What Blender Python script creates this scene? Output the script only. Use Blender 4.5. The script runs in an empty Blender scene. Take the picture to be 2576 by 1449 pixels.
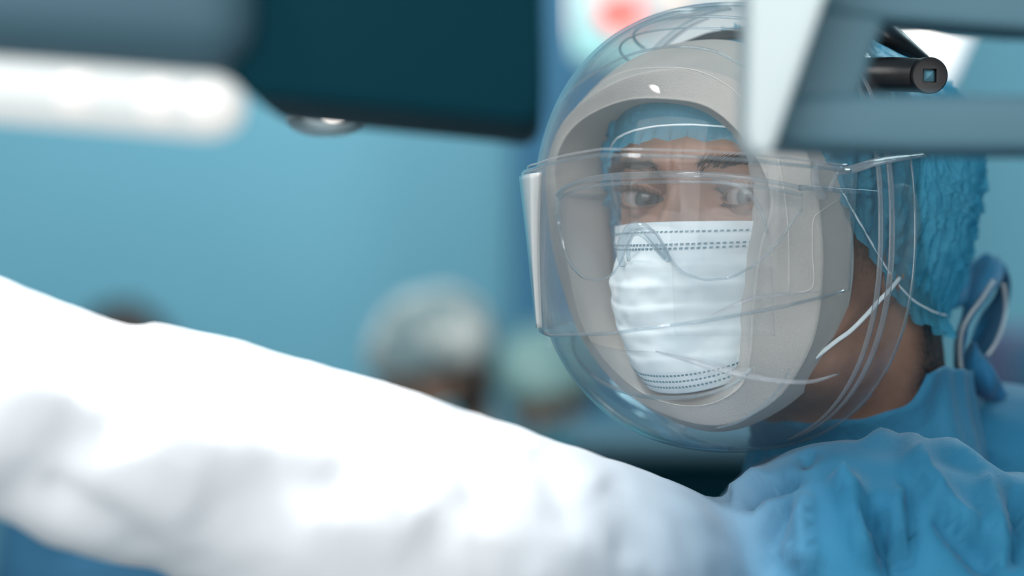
import bpy, bmesh, math, random
import numpy as np
from mathutils import Vector, Matrix, noise
from mathutils.bvhtree import BVHTree
random.seed(4)
PI = math.pi
COL = bpy.context.scene.collection
SC = bpy.context.scene

# ------------------------------------------------------------------ camera, world, lights, exposure
CZ = 1.5                      # camera height
K = 36.0 / (85.0 * 2576.0)    # metres per pixel at one metre
def P(px, py, d):
    """a point of the room: d metres away from the camera wall, at the height and side read off the photograph"""
    return Vector(((px - 1288.0) * K * d, d, CZ - (py - 724.5) * K * d))
cam = bpy.data.cameras.new('camera'); cam.lens = 85; cam.sensor_width = 36
cam_o = bpy.data.objects.new('camera', cam); COL.objects.link(cam_o)
cam_o.location = (0, 0, CZ); cam_o.rotation_euler = (PI / 2, 0, 0)
cam.clip_start = 0.05
cam.dof.use_dof = True; cam.dof.focus_distance = 1.262; cam.dof.aperture_fstop = 2.8
SC.camera = cam_o
w = bpy.data.worlds.new('world'); SC.world = w; w.use_nodes = True
w.node_tree.nodes['Background'].inputs[0].default_value = (0.35, 0.6, 0.75, 1)
w.node_tree.nodes['Background'].inputs[1].default_value = 0.25
SC.view_settings.view_transform = 'Standard'; SC.view_settings.look = 'None'
SC.view_settings.exposure = 0.0; SC.view_settings.gamma = 1.0
SC.view_settings.use_curve_mapping = False
SC.cycles.use_denoising = True
SC.cycles.transparent_max_bounces = 48
SC.cycles.max_bounces = 10
SC.cycles.sample_clamp_indirect = 4.0
SC.cycles.caustics_reflective = False; SC.cycles.caustics_refractive = False

def area(name, loc, target, size, power, color=(1, 1, 1), size_y=None):
    l = bpy.data.lights.new(name, 'AREA'); l.energy = power; l.color = color; l.size = size
    if size_y: l.shape = 'RECTANGLE'; l.size_y = size_y
    o = bpy.data.objects.new(name, l); COL.objects.link(o); o.location = loc
    o.rotation_euler = (Vector(target) - Vector(loc)).to_track_quat('-Z', 'Y').to_euler()
    return o
def spot(name, loc, target, angle, blend, power, color=(1, 1, 1), radius=0.08):
    l = bpy.data.lights.new(name, 'SPOT'); l.energy = power; l.color = color
    l.spot_size = math.radians(angle); l.spot_blend = blend; l.shadow_soft_size = radius
    o = bpy.data.objects.new(name, l); COL.objects.link(o); o.location = loc
    o.rotation_euler = (Vector(target) - Vector(loc)).to_track_quat('-Z', 'Y').to_euler()
    return o
area('key_light', (-0.55, -0.15, 2.1), (0.12, 1.3, 1.5), 1.5, 37, (1.0, 0.985, 0.97))
area('fill_light', (0.9, -0.6, 1.9), (0.15, 1.3, 1.45), 1.6, 22, (1.0, 0.98, 0.96))
area('rim_light', (0.9, 2.4, 2.5), (0.3, 1.4, 1.4), 0.6, 14, (0.7, 0.95, 1.0))
area('low_light', (-0.3, 0.9, 0.9), (0.1, 1.3, 1.45), 0.5, 0.8, (1.0, 0.95, 0.9))
area('wall_light_left', (-0.6, 3.4, 2.9), (-0.6, 5.2, 1.5), 1.6, 60, (0.95, 1.0, 1.0))
area('wall_light_right', (1.6, 3.2, 2.9), (1.6, 5.0, 1.4), 0.8, 22, (0.95, 1.0, 1.0))
spot('surgical_beam', (-0.6, 0.85, 2.55), (-0.27, 1.10, 1.40), 26, 0.6, 520, (1.0, 0.95, 0.92), 0.22)

# ------------------------------------------------------------------ helpers
def prop(o, label=None, cat=None, group=None, kind=None):
    if label: o['label'] = label
    if cat: o['category'] = cat
    if group: o['group'] = group
    if kind: o['kind'] = kind
    return o
def thing(name, label, cat, loc, group=None):
    o = bpy.data.objects.new(name, None); COL.objects.link(o); o.location = loc
    o.empty_display_size = 0.05
    return prop(o, label, cat, group)
def root_off(o):
    off = Vector((0, 0, 0))
    while o is not None:
        off += Vector(o.location); o = o.parent
    return off
def obj(name, verts, faces, m, parent=None, smooth=True, mods=()):
    me = bpy.data.meshes.new(name)
    off = root_off(parent) if parent else Vector((0, 0, 0))
    if isinstance(verts, np.ndarray):
        vv = (verts - np.array(off)).tolist()
    else:
        vv = [tuple(Vector(v) - off) for v in verts]
    me.from_pydata(vv, [], faces); me.update()
    if smooth: me.polygons.foreach_set('use_smooth', [True] * len(me.polygons))
    me.materials.append(m)
    o = bpy.data.objects.new(name, me); COL.objects.link(o)
    if parent: o.parent = parent
    for k, kw in mods:
        md = o.modifiers.new(k.lower(), k)
        for a, b in kw.items(): setattr(md, a, b)
    return o
def cr(p0, p1, p2, p3, t):
    return 0.5 * ((2 * p1) + (-p0 + p2) * t + (2 * p0 - 5 * p1 + 4 * p2 - p3) * t * t + (-p0 + 3 * p1 - 3 * p2 + p3) * t ** 3)
def spline(pts, n, closed=False):
    """Catmull-Rom through pts (n x k array), n samples per segment"""
    A = np.array([tuple(p) for p in pts], float); L = len(A); out = []
    segs = L if closed else L - 1
    for i in range(segs):
        if closed: q = [A[(i - 1) % L], A[i], A[(i + 1) % L], A[(i + 2) % L]]
        else:
            q = [A[i - 1] if i else 2 * A[0] - A[1], A[i], A[i + 1], A[i + 2] if i + 2 < L else 2 * A[-1] - A[-2]]
        for k in range(n): out.append(cr(*q, k / n))
    if not closed: out.append(A[-1])
    return np.array(out)
def grid_faces(nr, nc, wrap_c=False, wrap_r=False):
    f = []
    for r in range(nr if wrap_r else nr - 1):
        r2 = (r + 1) % nr
        for c in range(nc if wrap_c else nc - 1):
            c2 = (c + 1) % nc
            f.append((r * nc + c, r * nc + c2, r2 * nc + c2, r2 * nc + c))
    return f
def grid(name, G, m, parent=None, wrap_c=False, wrap_r=False, mods=(), flip=False):
    nr, nc = G.shape[:2]
    f = grid_faces(nr, nc, wrap_c, wrap_r)
    if flip: f = [x[::-1] for x in f]
    return obj(name, G.reshape(-1, 3), f, m, parent, True, mods)
def tube_data(pts, r, seg=8, n=6, closed=False, flat=1.0):
    A = spline(pts, n, closed); L = len(A)
    if not hasattr(r, '__len__'): R = np.full(L, r)
    else: R = np.interp(np.linspace(0, 1, L), np.linspace(0, 1, len(r)), r)
    V = []; up = None
    for i in range(L):
        a = A[(i - 1) % L] if closed or i else A[i]; b = A[(i + 1) % L] if closed or i < L - 1 else A[i]
        t = Vector(b - a).normalized()
        if up is None: up = t.orthogonal().normalized()
        else: up = (up - t * up.dot(t)).normalized()
        s = t.cross(up)
        for k in range(seg):
            an = 2 * PI * k / seg
            V.append(Vector(A[i]) + (up * math.cos(an) + s * math.sin(an) * flat) * R[i])
    F = grid_faces(L, seg, True, closed)
    if not closed:
        F.append(tuple(range(seg))[::-1]); F.append(tuple((L - 1) * seg + k for k in range(seg)))
    return V, F
def tube(name, pts, r, m, parent=None, seg=8, n=6, closed=False, flat=1.0):
    V, F = tube_data(pts, r, seg, n, closed, flat)
    return obj(name, V, F, m, parent)
def ell_data(c, r, nu=24, nv=14, rot=None):
    V = []; F = []
    for j in range(nv + 1):
        th = PI * j / nv
        for i in range(nu):
            ph = 2 * PI * i / nu
            v = Vector((r[0] * math.sin(th) * math.cos(ph), r[1] * math.sin(th) * math.sin(ph), r[2] * math.cos(th)))
            if rot: v = rot @ v
            V.append(Vector(c) + v)
    for j in range(nv):
        for i in range(nu):
            F.append((j * nu + i, (j + 1) * nu + i, (j + 1) * nu + (i + 1) % nu, j * nu + (i + 1) % nu))
    return V, F
def ellipsoid(name, c, r, m, parent=None, nu=32, nv=20, rot=None, mods=()):
    V, F = ell_data(c, r, nu, nv, rot); return obj(name, V, F, m, parent, True, mods)
def box_data(x0, x1, y0, y1, z0, z1):
    V = [(x, y, z) for x in (x0, x1) for y in (y0, y1) for z in (z0, z1)]
    F = [(0, 1, 3, 2), (4, 6, 7, 5), (0, 4, 5, 1), (2, 3, 7, 6), (0, 2, 6, 4), (1, 5, 7, 3)]
    return V, F
def box(name, x0, x1, y0, y1, z0, z1, m, parent=None, bevel=0.0):
    V, F = box_data(x0, x1, y0, y1, z0, z1)
    mods = (('BEVEL', dict(width=bevel, segments=4)),) if bevel else ()
    return obj(name, V, F, m, parent, bevel > 0, mods)
def prism(name, poly, d0, d1, m, parent=None, bevel=0.004):
    """outline given at distance d0, extruded straight back along the room's depth to d1"""
    front = [P(x, y, d0) for x, y in poly]; n = len(poly)
    back = [Vector((v.x, d1, v.z)) for v in front]
    F = [tuple(range(n)), tuple(range(2 * n - 1, n - 1, -1))] + [(i, n + i, n + (i + 1) % n, (i + 1) % n) for i in range(n)]
    return obj(name, front + back, F, m, parent, True, (('BEVEL', dict(width=bevel, segments=5, limit_method='ANGLE')),))
def join(parts):
    V = []; F = []
    for v, f in parts:
        o = len(V); V += [Vector(x) for x in v]; F += [tuple(i + o for i in q) for q in f]
    return V, F
def capsule_data(p1, r1, p2, r2, seg=20):
    p1 = Vector(p1); p2 = Vector(p2); t = (p2 - p1).normalized(); pts = []; R = []
    for k in range(6):
        a = -PI / 2 + (PI / 2) * k / 5; pts.append(p1 + t * r1 * math.sin(a) * 0.999); R.append(max(r1 * math.cos(a), 1e-4))
    for k in range(1, 6):
        q = k / 6; pts.append(p1.lerp(p2, q)); R.append(r1 + (r2 - r1) * q)
    for k in range(6):
        a = (PI / 2) * k / 5; pts.append(p2 + t * r2 * math.sin(a)); R.append(max(r2 * math.cos(a), 1e-4))
    up = t.orthogonal().normalized(); s = t.cross(up); V = []
    for p, r in zip(pts, R):
        for k in range(seg):
            an = 2 * PI * k / seg; V.append(p + (up * math.cos(an) + s * math.sin(an)) * r)
    F = grid_faces(len(pts), seg, True)
    F.append(tuple(range(seg))[::-1]); F.append(tuple((len(pts) - 1) * seg + k for k in range(seg)))
    return V, F
def remesh(parts, voxel, smooth_it=8, smooth_f=0.5):
    """union of closed volumes as one continuous skin"""
    V, F = join(parts)
    me = bpy.data.meshes.new('tmp'); me.from_pydata([tuple(v) for v in V], [], F); me.update()
    o = bpy.data.objects.new('tmp', me); COL.objects.link(o)
    md = o.modifiers.new('r', 'REMESH'); md.mode = 'VOXEL'; md.voxel_size = voxel
    if smooth_it:
        ms = o.modifiers.new('s', 'SMOOTH'); ms.factor = smooth_f; ms.iterations = smooth_it
    dg = bpy.context.evaluated_depsgraph_get(); ev = o.evaluated_get(dg); em = ev.to_mesh()
    n = len(em.vertices); co = np.empty(n * 3); em.vertices.foreach_get('co', co)
    no = np.empty(n * 3); em.vertices.foreach_get('normal', no)
    fs = [tuple(p.vertices) for p in em.polygons]
    ev.to_mesh_clear(); bpy.data.objects.remove(o); bpy.data.meshes.remove(me)
    return co.reshape(-1, 3), no.reshape(-1, 3), fs
def folds(co, no, lines, facing=True):
    """press creases into a cloth skin; lines = (polyline, width px, height mm)"""
    px = 1288 + co[:, 0] / (K * co[:, 1]); py = 724.5 - (co[:, 2] - CZ) / (K * co[:, 1])
    disp = np.zeros(len(co)); Q = np.stack([px, py], 1)
    for pl, wd, amp in lines:
        if pl[0][0] < 1650: wd, amp = wd * 1.5, amp * .3
        A = spline(pl, 5); best = np.full(len(co), 1e9); tt = np.zeros(len(co))
        for i in range(len(A) - 1):
            a = A[i]; b = A[i + 1]; ab = b - a; L2 = max((ab ** 2).sum(), 1e-9)
            t = np.clip(((Q - a) @ ab) / L2, 0, 1); d = np.hypot(*(Q - a - t[:, None] * ab).T)
            mm = d < best; best = np.where(mm, d, best); tt = np.where(mm, (i + t) / (len(A) - 1), tt)
        taper = np.clip(np.minimum(tt, 1 - tt) * 4, 0, 1); taper = taper * taper * (3 - 2 * taper)
        disp += amp * 0.0019 * taper * np.exp(-(best / wd) ** 2)
    if facing: disp *= np.clip(-no[:, 1] * 1.2 + 0.95, 0, 1)
    return co + no * disp[:, None]

# ------------------------------------------------------------------ materials
def mat(name, color=(0.5, 0.5, 0.5), rough=0.6, spec=0.5, metal=0.0, emit=None, estr=0.0, sss=0.0, sheen=0.0, trans=0.0):
    m = bpy.data.materials.new(name); m.use_nodes = True; nt = m.node_tree; b = nt.nodes['Principled BSDF']
    b.inputs['Base Color'].default_value = (*color, 1); b.inputs['Roughness'].default_value = rough
    b.inputs['Specular IOR Level'].default_value = spec; b.inputs['Metallic'].default_value = metal
    if emit: b.inputs['Emission Color'].default_value = (*emit, 1); b.inputs['Emission Strength'].default_value = estr
    if sss:
        b.inputs['Subsurface Weight'].default_value = sss; b.inputs['Subsurface Radius'].default_value = (0.006, 0.0025, 0.0015)
        b.inputs['Subsurface Scale'].default_value = 1.0
    if sheen: b.inputs['Sheen Weight'].default_value = sheen
    if trans: b.inputs['Transmission Weight'].default_value = trans
    return m
def N(m, t, **kw):
    n = m.node_tree.nodes.new(t)
    for k, v in kw.items():
        if k in n.inputs: n.inputs[k].default_value = v
        else: setattr(n, k, v)
    return n
def link(m, a, b): m.node_tree.links.new(a, b)
def bsdf(m): return m.node_tree.nodes['Principled BSDF']
def noisy(m, scale, c1, c2, detail=4, lo=0.35, hi=0.65, rough=0.55):
    """base colour mottled between c1 and c2"""
    tc = N(m, 'ShaderNodeTexCoord'); n = N(m, 'ShaderNodeTexNoise', Scale=scale, Detail=detail, Roughness=rough)
    link(m, tc.outputs['Object'], n.inputs['Vector'])
    r = N(m, 'ShaderNodeValToRGB'); r.color_ramp.elements[0].position = lo; r.color_ramp.elements[1].position = hi
    r.color_ramp.elements[0].color = (*c1, 1); r.color_ramp.elements[1].color = (*c2, 1)
    link(m, n.outputs['Fac'], r.inputs['Fac']); link(m, r.outputs['Color'], bsdf(m).inputs['Base Color'])
    return r
def bump(m, scale, strength, dist=0.001, kind='noise', detail=3, stretch=None):
    tc = N(m, 'ShaderNodeTexCoord'); src = tc.outputs['Object']
    if stretch:
        mp = N(m, 'ShaderNodeMapping'); mp.inputs['Scale'].default_value = stretch
        link(m, src, mp.inputs['Vector']); src = mp.outputs['Vector']
    if kind == 'noise': n = N(m, 'ShaderNodeTexNoise', Scale=scale, Detail=detail)
    elif kind == 'wave': n = N(m, 'ShaderNodeTexWave', Scale=scale, Distortion=1.5)
    else: n = N(m, 'ShaderNodeTexVoronoi', Scale=scale)
    link(m, src, n.inputs['Vector'])
    bp = N(m, 'ShaderNodeBump', Strength=strength, Distance=dist)
    link(m, n.outputs[0], bp.inputs['Height'])
    old = bsdf(m).inputs['Normal'].links
    if old: link(m, old[0].from_socket, bp.inputs['Normal'])
    link(m, bp.outputs['Normal'], bsdf(m).inputs['Normal'])
    return m
def clear(name, tint=(0.993, 0.996, 0.998), haze=0.03, ior=1.45, rough=0.03, haze_col=(0.9, 0.92, 0.94), gain=1.0, f0=0.008):
    """thin clear plastic sheet: see-through, a Fresnel reflection and a breath of milky haze"""
    m = bpy.data.materials.new(name); m.use_nodes = True; nt = m.node_tree; nt.nodes.clear()
    out = nt.nodes.new('ShaderNodeOutputMaterial')
    tr = N(m, 'ShaderNodeBsdfTransparent'); tr.inputs['Color'].default_value = (*tint, 1)
    gl = N(m, 'ShaderNodeBsdfGlossy', Roughness=rough); df = N(m, 'ShaderNodeBsdfDiffuse'); df.inputs['Color'].default_value = (*haze_col, 1)
    tl = N(m, 'ShaderNodeBsdfTranslucent'); tl.inputs['Color'].default_value = (*haze_col, 1)
    f5 = N(m, 'ShaderNodeMath', operation='POWER'); f5.inputs[1].default_value = 5.0
    fr = N(m, 'ShaderNodeMath', operation='MULTIPLY_ADD'); fr.inputs[1].default_value = 0.8; fr.inputs[2].default_value = f0
    mg = N(m, 'ShaderNodeMath', operation='MULTIPLY'); mg.inputs[1].default_value = gain; mg.use_clamp = True
    lw = N(m, 'ShaderNodeLayerWeight', Blend=0.5)
    hz = N(m, 'ShaderNodeMath', operation='MULTIPLY_ADD'); hz.inputs[1].default_value = haze * 3.0; hz.inputs[2].default_value = haze
    pw = N(m, 'ShaderNodeMath', operation='POWER'); pw.inputs[1].default_value = 4.0
    link(m, lw.outputs['Facing'], pw.inputs[0]); link(m, lw.outputs['Facing'], f5.inputs[0]); link(m, f5.outputs[0], fr.inputs[0]); link(m, pw.outputs[0], hz.inputs[0])
    a = N(m, 'ShaderNodeMixShader', Fac=0.5); b = N(m, 'ShaderNodeMixShader'); c = N(m, 'ShaderNodeMixShader')
    link(m, df.outputs[0], a.inputs[1]); link(m, tl.outputs[0], a.inputs[2])
    link(m, hz.outputs[0], b.inputs[0]); link(m, tr.outputs[0], b.inputs[1]); link(m, a.outputs[0], b.inputs[2])
    link(m, fr.outputs[0], mg.inputs[0]); link(m, mg.outputs[0], c.inputs[0]); link(m, b.outputs[0], c.inputs[1]); link(m, gl.outputs[0], c.inputs[2])
    link(m, c.outputs[0], out.inputs[0])
    return m

M_wall = mat('teal_wall_paint', (0.11, 0.37, 0.50), 0.7)
noisy(M_wall, 0.6, (0.115, 0.33, 0.43), (0.15, 0.39, 0.49), 2)
M_wall2 = mat('deep_blue_wall_paint', (0.03, 0.17, 0.29), 0.7)
noisy(M_wall2, 0.8, (0.012, 0.10, 0.19), (0.035, 0.16, 0.27), 2)
M_floor = mat('blue_green_floor', (0.06, 0.16, 0.2), 0.4); noisy(M_floor, 3, (0.05, 0.14, 0.18), (0.07, 0.18, 0.22))
M_ceil = mat('ceiling_paint', (0.45, 0.6, 0.65), 0.8)
M_dark = mat('dark_teal_enamel', (0.0012, 0.020, 0.030), 0.75, spec=.03); bump(M_dark, 30, 0.05)
M_bluegrey = mat('blue_grey_enamel', (0.058, 0.13, 0.17), 0.55, spec=.25)
M_slate = mat('slate_blue_enamel', (0.036, 0.08, 0.108), 0.6, spec=.2); bump(M_bluegrey, 40, 0.03)
M_handle = mat('pale_grey_plastic', (0.45, 0.53, 0.55), 0.5, spec=.3); bump(M_handle, 60, 0.04)
M_led = mat('lamp_diffuser', (0.22, 0.24, 0.24), 0.5, emit=(0.93, 1.0, 1.0), estr=0.5)
M_ledhot = mat('lamp_lens', (0.3, 0.3, 0.3), 0.4, emit=(1.0, 1.0, 0.96), estr=0.62)
M_bulb = mat('bulb_glow', (1, 0.95, 0.9), 0.4, emit=(1.0, 0.93, 0.87), estr=5)
M_chrome = mat('brushed_reflector', (0.55, 0.65, 0.66), 0.3, metal=0.7)
M_foam = mat('grey_foam_liner', (0.50, 0.49, 0.455), 0.85, spec=0.25)
noisy(M_foam, 14, (0.46, 0.455, 0.43), (0.53, 0.525, 0.505), 3); bump(M_foam, 1200, 0.65, 0.0006, detail=3)
M_shell = clear('clear_shell_plastic', haze=0.025)
M_shell2 = clear('clear_visor_plastic', tint=(0.99, 0.993, 0.995), haze=0.04, rough=0.02)
M_lens = clear('clear_lens_plastic', tint=(0.985, 0.99, 0.995), haze=0.018, rough=0.015, gain=1.2)
M_rib = clear('milky_plastic_rib', tint=(0.9, 0.92, 0.94), haze=0.22, rough=0.08, gain=1.5, f0=.034)
M_glare = clear('visor_edge_glare', tint=(0.85, 0.93, 0.97), haze=0.9, rough=0.12, haze_col=(0.97, 1, 1), gain=2.0, f0=.034)  # near-white haze in place of a reflected lamp
M_thick = clear('thick_clear_plastic', tint=(0.82, 0.89, 0.92), haze=0.12, rough=0.03, gain=2.2, f0=.034)
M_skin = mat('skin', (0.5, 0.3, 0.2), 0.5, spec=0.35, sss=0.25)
M_hair = mat('dark_hair', (0.018, 0.014, 0.012), 0.55, spec=0.4)
noisy(M_hair, 180, (0.008, 0.007, 0.007), (0.05, 0.036, 0.03), 5); bump(M_hair, 500, 0.6, 0.001, stretch=(1, 1, 0.2))
M_brow = mat('brow_hair', (0.022, 0.016, 0.014), 0.6)
M_mask = mat('white_mask_fleece', (0.72, 0.82, 0.86), 0.85, spec=0.2)
noisy(M_mask, 55, (0.66, 0.78, 0.83), (0.80, 0.87, 0.89), 5, 0.3, 0.7, 0.65); bump(M_mask, 320, 0.25, 0.0006, detail=5)
M_stitch = mat('weld_mark', (0.13, 0.27, 0.33), 0.8)
M_loop = mat('white_elastic', (0.75, 0.86, 0.9), 0.7); bump(M_loop, 900, 0.6, 0.0005)
M_black = mat('black_rubber', (0.006, 0.007, 0.009), 0.35); bump(M_black, 200, 0.05)
M_prism = mat('blue_prism_glass', (0.12, 0.3, 0.4), 0.08, spec=0.9)

def gown_mat(name, c1, c2, c3=None):
    m = mat(name, c1, 0.75, spec=0.3, sheen=0.1)
    noisy(m, 9, c1, c2, 5, 0.35, 0.7)
    bump(m, 900, 0.25, 0.0004, kind='voronoi'); bump(m, 45, 0.25, 0.002, detail=5)
    return m
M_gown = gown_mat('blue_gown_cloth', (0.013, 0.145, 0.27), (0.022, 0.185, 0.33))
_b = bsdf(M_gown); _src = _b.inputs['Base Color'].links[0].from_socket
_at = N(M_gown, 'ShaderNodeAttribute', attribute_name='pale'); _mx = N(M_gown, 'ShaderNodeMix', data_type='RGBA'); _mx.inputs[7].default_value = (0.66, 0.70, 0.74, 1)  # near-white mixed in as lamp glare on the sleeve
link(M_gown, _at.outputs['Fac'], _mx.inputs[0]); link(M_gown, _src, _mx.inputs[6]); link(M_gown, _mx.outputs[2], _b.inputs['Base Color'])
M_yoke = gown_mat('blue_collar_knit', (0.022, 0.17, 0.31), (0.04, 0.22, 0.36))
bump(M_yoke, 260, 0.5, 0.0007, kind='voronoi')
M_tie = gown_mat('blue_tie_cloth', (0.012, 0.13, 0.27), (0.02, 0.18, 0.33))

# skin: nape hair and beard tone, plus shade of the helmet painted in
def skin_nodes():
    m = M_skin; nt = m.node_tree
    tc = N(m, 'ShaderNodeTexCoord')
    n1 = N(m, 'ShaderNodeTexNoise', Scale=35, Detail=6); link(m, tc.outputs['Object'], n1.inputs['Vector'])
    r = N(m, 'ShaderNodeValToRGB'); e = r.color_ramp.elements
    e[0].position = 0.3; e[0].color = (0.24, 0.125, 0.085, 1); e[1].position = 0.72; e[1].color = (0.40, 0.235, 0.165, 1)
    link(m, n1.outputs['Fac'], r.inputs['Fac'])
    at = N(m, 'ShaderNodeAttribute', attribute_name='hair_and_shade')
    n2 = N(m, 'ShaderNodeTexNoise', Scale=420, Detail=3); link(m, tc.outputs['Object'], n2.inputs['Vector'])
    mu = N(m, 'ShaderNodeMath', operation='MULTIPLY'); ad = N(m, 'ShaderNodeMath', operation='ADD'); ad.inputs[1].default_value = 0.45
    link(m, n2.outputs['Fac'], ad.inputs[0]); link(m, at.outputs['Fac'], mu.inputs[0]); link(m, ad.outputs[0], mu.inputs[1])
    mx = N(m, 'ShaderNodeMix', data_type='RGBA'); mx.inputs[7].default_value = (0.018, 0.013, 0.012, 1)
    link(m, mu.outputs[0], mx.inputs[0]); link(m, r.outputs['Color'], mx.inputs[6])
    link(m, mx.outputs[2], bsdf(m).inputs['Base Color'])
    bump(m, 260, 0.25, 0.0006, detail=6); bump(m, 60, 0.15, 0.001, detail=4)
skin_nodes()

def cap_mat(name, c1, c2, lo, hi):
    m = bpy.data.materials.new(name); m.use_nodes = True; nt = m.node_tree
    b = bsdf(m); b.inputs['Roughness'].default_value = 0.7; b.inputs['Specular IOR Level'].default_value = 0.25
    out = nt.nodes['Material Output']
    noisy(m, 60, c1, c2, 6, 0.3, 0.7, 0.65)
    bump(m, 130, 0.6, 0.0015, detail=6)
    cat_ = N(m, 'ShaderNodeAttribute', attribute_name='density'); src_ = b.inputs['Base Color'].links[0].from_socket
    cr2 = N(m, 'ShaderNodeMapRange'); cr2.inputs[1].default_value = .2; cr2.inputs[2].default_value = 1.1; link(m, cat_.outputs['Fac'], cr2.inputs[0])
    mx2 = N(m, 'ShaderNodeMix', data_type='RGBA'); mx2.inputs[7].default_value = (0.24, 0.76, 1.0, 1)
    link(m, cr2.outputs[0], mx2.inputs[0]); link(m, src_, mx2.inputs[6]); link(m, mx2.outputs[2], b.inputs['Base Color'])
    tc = N(m, 'ShaderNodeTexCoord'); at = N(m, 'ShaderNodeAttribute', attribute_name='density')
    n = N(m, 'ShaderNodeTexNoise', Scale=300, Detail=5, Distortion=1.2); link(m, tc.outputs['Object'], n.inputs['Vector'])
    s = N(m, 'ShaderNodeMath', operation='MULTIPLY_ADD'); s.inputs[1].default_value = 0.6; s.inputs[2].default_value = -0.3
    link(m, n.outputs['Fac'], s.inputs[0])
    a = N(m, 'ShaderNodeMath', operation='ADD'); link(m, at.outputs['Fac'], a.inputs[0]); link(m, s.outputs[0], a.inputs[1])
    mr = N(m, 'ShaderNodeMapRange'); mr.inputs[1].default_value = 0.0; mr.inputs[2].default_value = 0.85; mr.inputs[3].default_value = lo; mr.inputs[4].default_value = hi; mr.clamp = True
    link(m, a.outputs[0], mr.inputs[0])
    tl = N(m, 'ShaderNodeBsdfTranslucent'); tl.inputs['Color'].default_value = (*c2, 1)
    m1 = N(m, 'ShaderNodeMixShader', Fac=0.3); link(m, b.outputs[0], m1.inputs[1]); link(m, tl.outputs[0], m1.inputs[2])
    tr = N(m, 'ShaderNodeBsdfTransparent'); tr.inputs['Color'].default_value = (0.75, 0.88, 0.92, 1)
    m2 = N(m, 'ShaderNodeMixShader'); link(m, mr.outputs[0], m2.inputs[0]); link(m, tr.outputs[0], m2.inputs[1]); link(m, m1.outputs[0], m2.inputs[2])
    link(m, m2.outputs[0], out.inputs[0])
    return m
M_cap = cap_mat('blue_cap_fleece', (0.05, 0.38, 0.58), (0.12, 0.58, 0.84), 0.42, 0.99)

def eye_mat():
    m = mat('eyeball', (0.6, 0.6, 0.58), 0.12, spec=0.6)
    tc = N(m, 'ShaderNodeTexCoord'); sp = N(m, 'ShaderNodeSeparateXYZ'); link(m, tc.outputs['Object'], sp.inputs[0])
    # the pupil looks along the object's local -Y axis
    x2 = N(m, 'ShaderNodeMath', operation='POWER'); x2.inputs[1].default_value = 2; z2 = N(m, 'ShaderNodeMath', operation='POWER'); z2.inputs[1].default_value = 2
    link(m, sp.outputs[0], x2.inputs[0]); link(m, sp.outputs[2], z2.inputs[0])
    ad = N(m, 'ShaderNodeMath', operation='ADD'); link(m, x2.outputs[0], ad.inputs[0]); link(m, z2.outputs[0], ad.inputs[1])
    sq = N(m, 'ShaderNodeMath', operation='SQRT'); link(m, ad.outputs[0], sq.inputs[0])
    sc = N(m, 'ShaderNodeMath', operation='MULTIPLY'); sc.inputs[1].default_value = 100.0; link(m, sq.outputs[0], sc.inputs[0])
    r = N(m, 'ShaderNodeValToRGB'); cr_ = r.color_ramp; cr_.elements[0].position = 0.0; cr_.elements[0].color = (0.004, 0.004, 0.005, 1)
    cr_.elements[1].position = 0.20; cr_.elements[1].color = (0.004, 0.004, 0.005, 1)
    for p, c in ((0.25, (0.035, 0.05, 0.05)), (0.45, (0.07, 0.105, 0.11)), (0.62, (0.02, 0.032, 0.036)), (0.69, (0.26, 0.245, 0.235)), (1.0, (0.36, 0.32, 0.30))):
        e = cr_.elements.new(p); e.color = (*c, 1)
    link(m, sc.outputs[0], r.inputs['Fac'])
    n = N(m, 'ShaderNodeTexNoise', Scale=900, Detail=3); link(m, tc.outputs['Object'], n.inputs['Vector'])
    mx = N(m, 'ShaderNodeMix', data_type='RGBA', blend_type='MULTIPLY'); mx.inputs[0].default_value = 0.5
    link(m, r.outputs['Color'], mx.inputs[6]); link(m, n.outputs['Fac'], mx.inputs[7]); link(m, mx.outputs[2], bsdf(m).inputs['Base Color'])
    return m
M_eye = eye_mat()

# ------------------------------------------------------------------ the room
RX0, RX1, RY0, RY1, RZ1 = -3.4, 3.6, -2.4, 5.2, 3.3
def struct(name, V, F, m, label):
    o = obj(name, V, F, m, None, False); o['kind'] = 'structure'; o['label'] = label; return o
struct('floor', *box_data(RX0, RX1, RY0, RY1, -0.06, 0), M_floor, 'blue-green operating room floor')
struct('ceiling', *box_data(RX0, RX1, RY0, RY1, RZ1, RZ1 + 0.06), M_ceil, 'pale operating room ceiling')
struct('wall_back', *box_data(RX0, RX1, RY1, RY1 + 0.08, 0, RZ1), M_wall, 'blurred light teal wall behind everything')
struct('wall_left', *box_data(RX0 - 0.08, RX0, RY0, RY1, 0, RZ1), M_wall, 'teal wall on the left')
struct('wall_right', *box_data(RX1, RX1 + 0.08, RY0, RY1, 0, RZ1), M_wall, 'teal wall on the right')
struct('wall_front', *box_data(RX0, RX1, RY0 - 0.08, RY0, 0, RZ1), M_wall, 'teal wall behind the camera')
# tall dark blue cabinet column behind the surgeon
t = thing('tall_cabinet', 'blurred tall dark blue cabinet standing behind the surgeon', 'cabinet', (0.35, 4.9, 0))
box('body', 0.0, 0.75, 4.88, 5.15, 0.1, 2.9, M_wall2, t, 0.02)
box('door', 0.01, 0.37, 4.85, 4.88, 0.15, 2.85, M_wall2, t, 0.008)
box('door', 0.38, 0.74, 4.85, 4.88, 0.15, 2.85, M_wall2, t, 0.008)
box('plinth', 0.05, 0.72, 4.9, 5.15, 0, 0.1, M_dark, t, 0.005)

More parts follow.
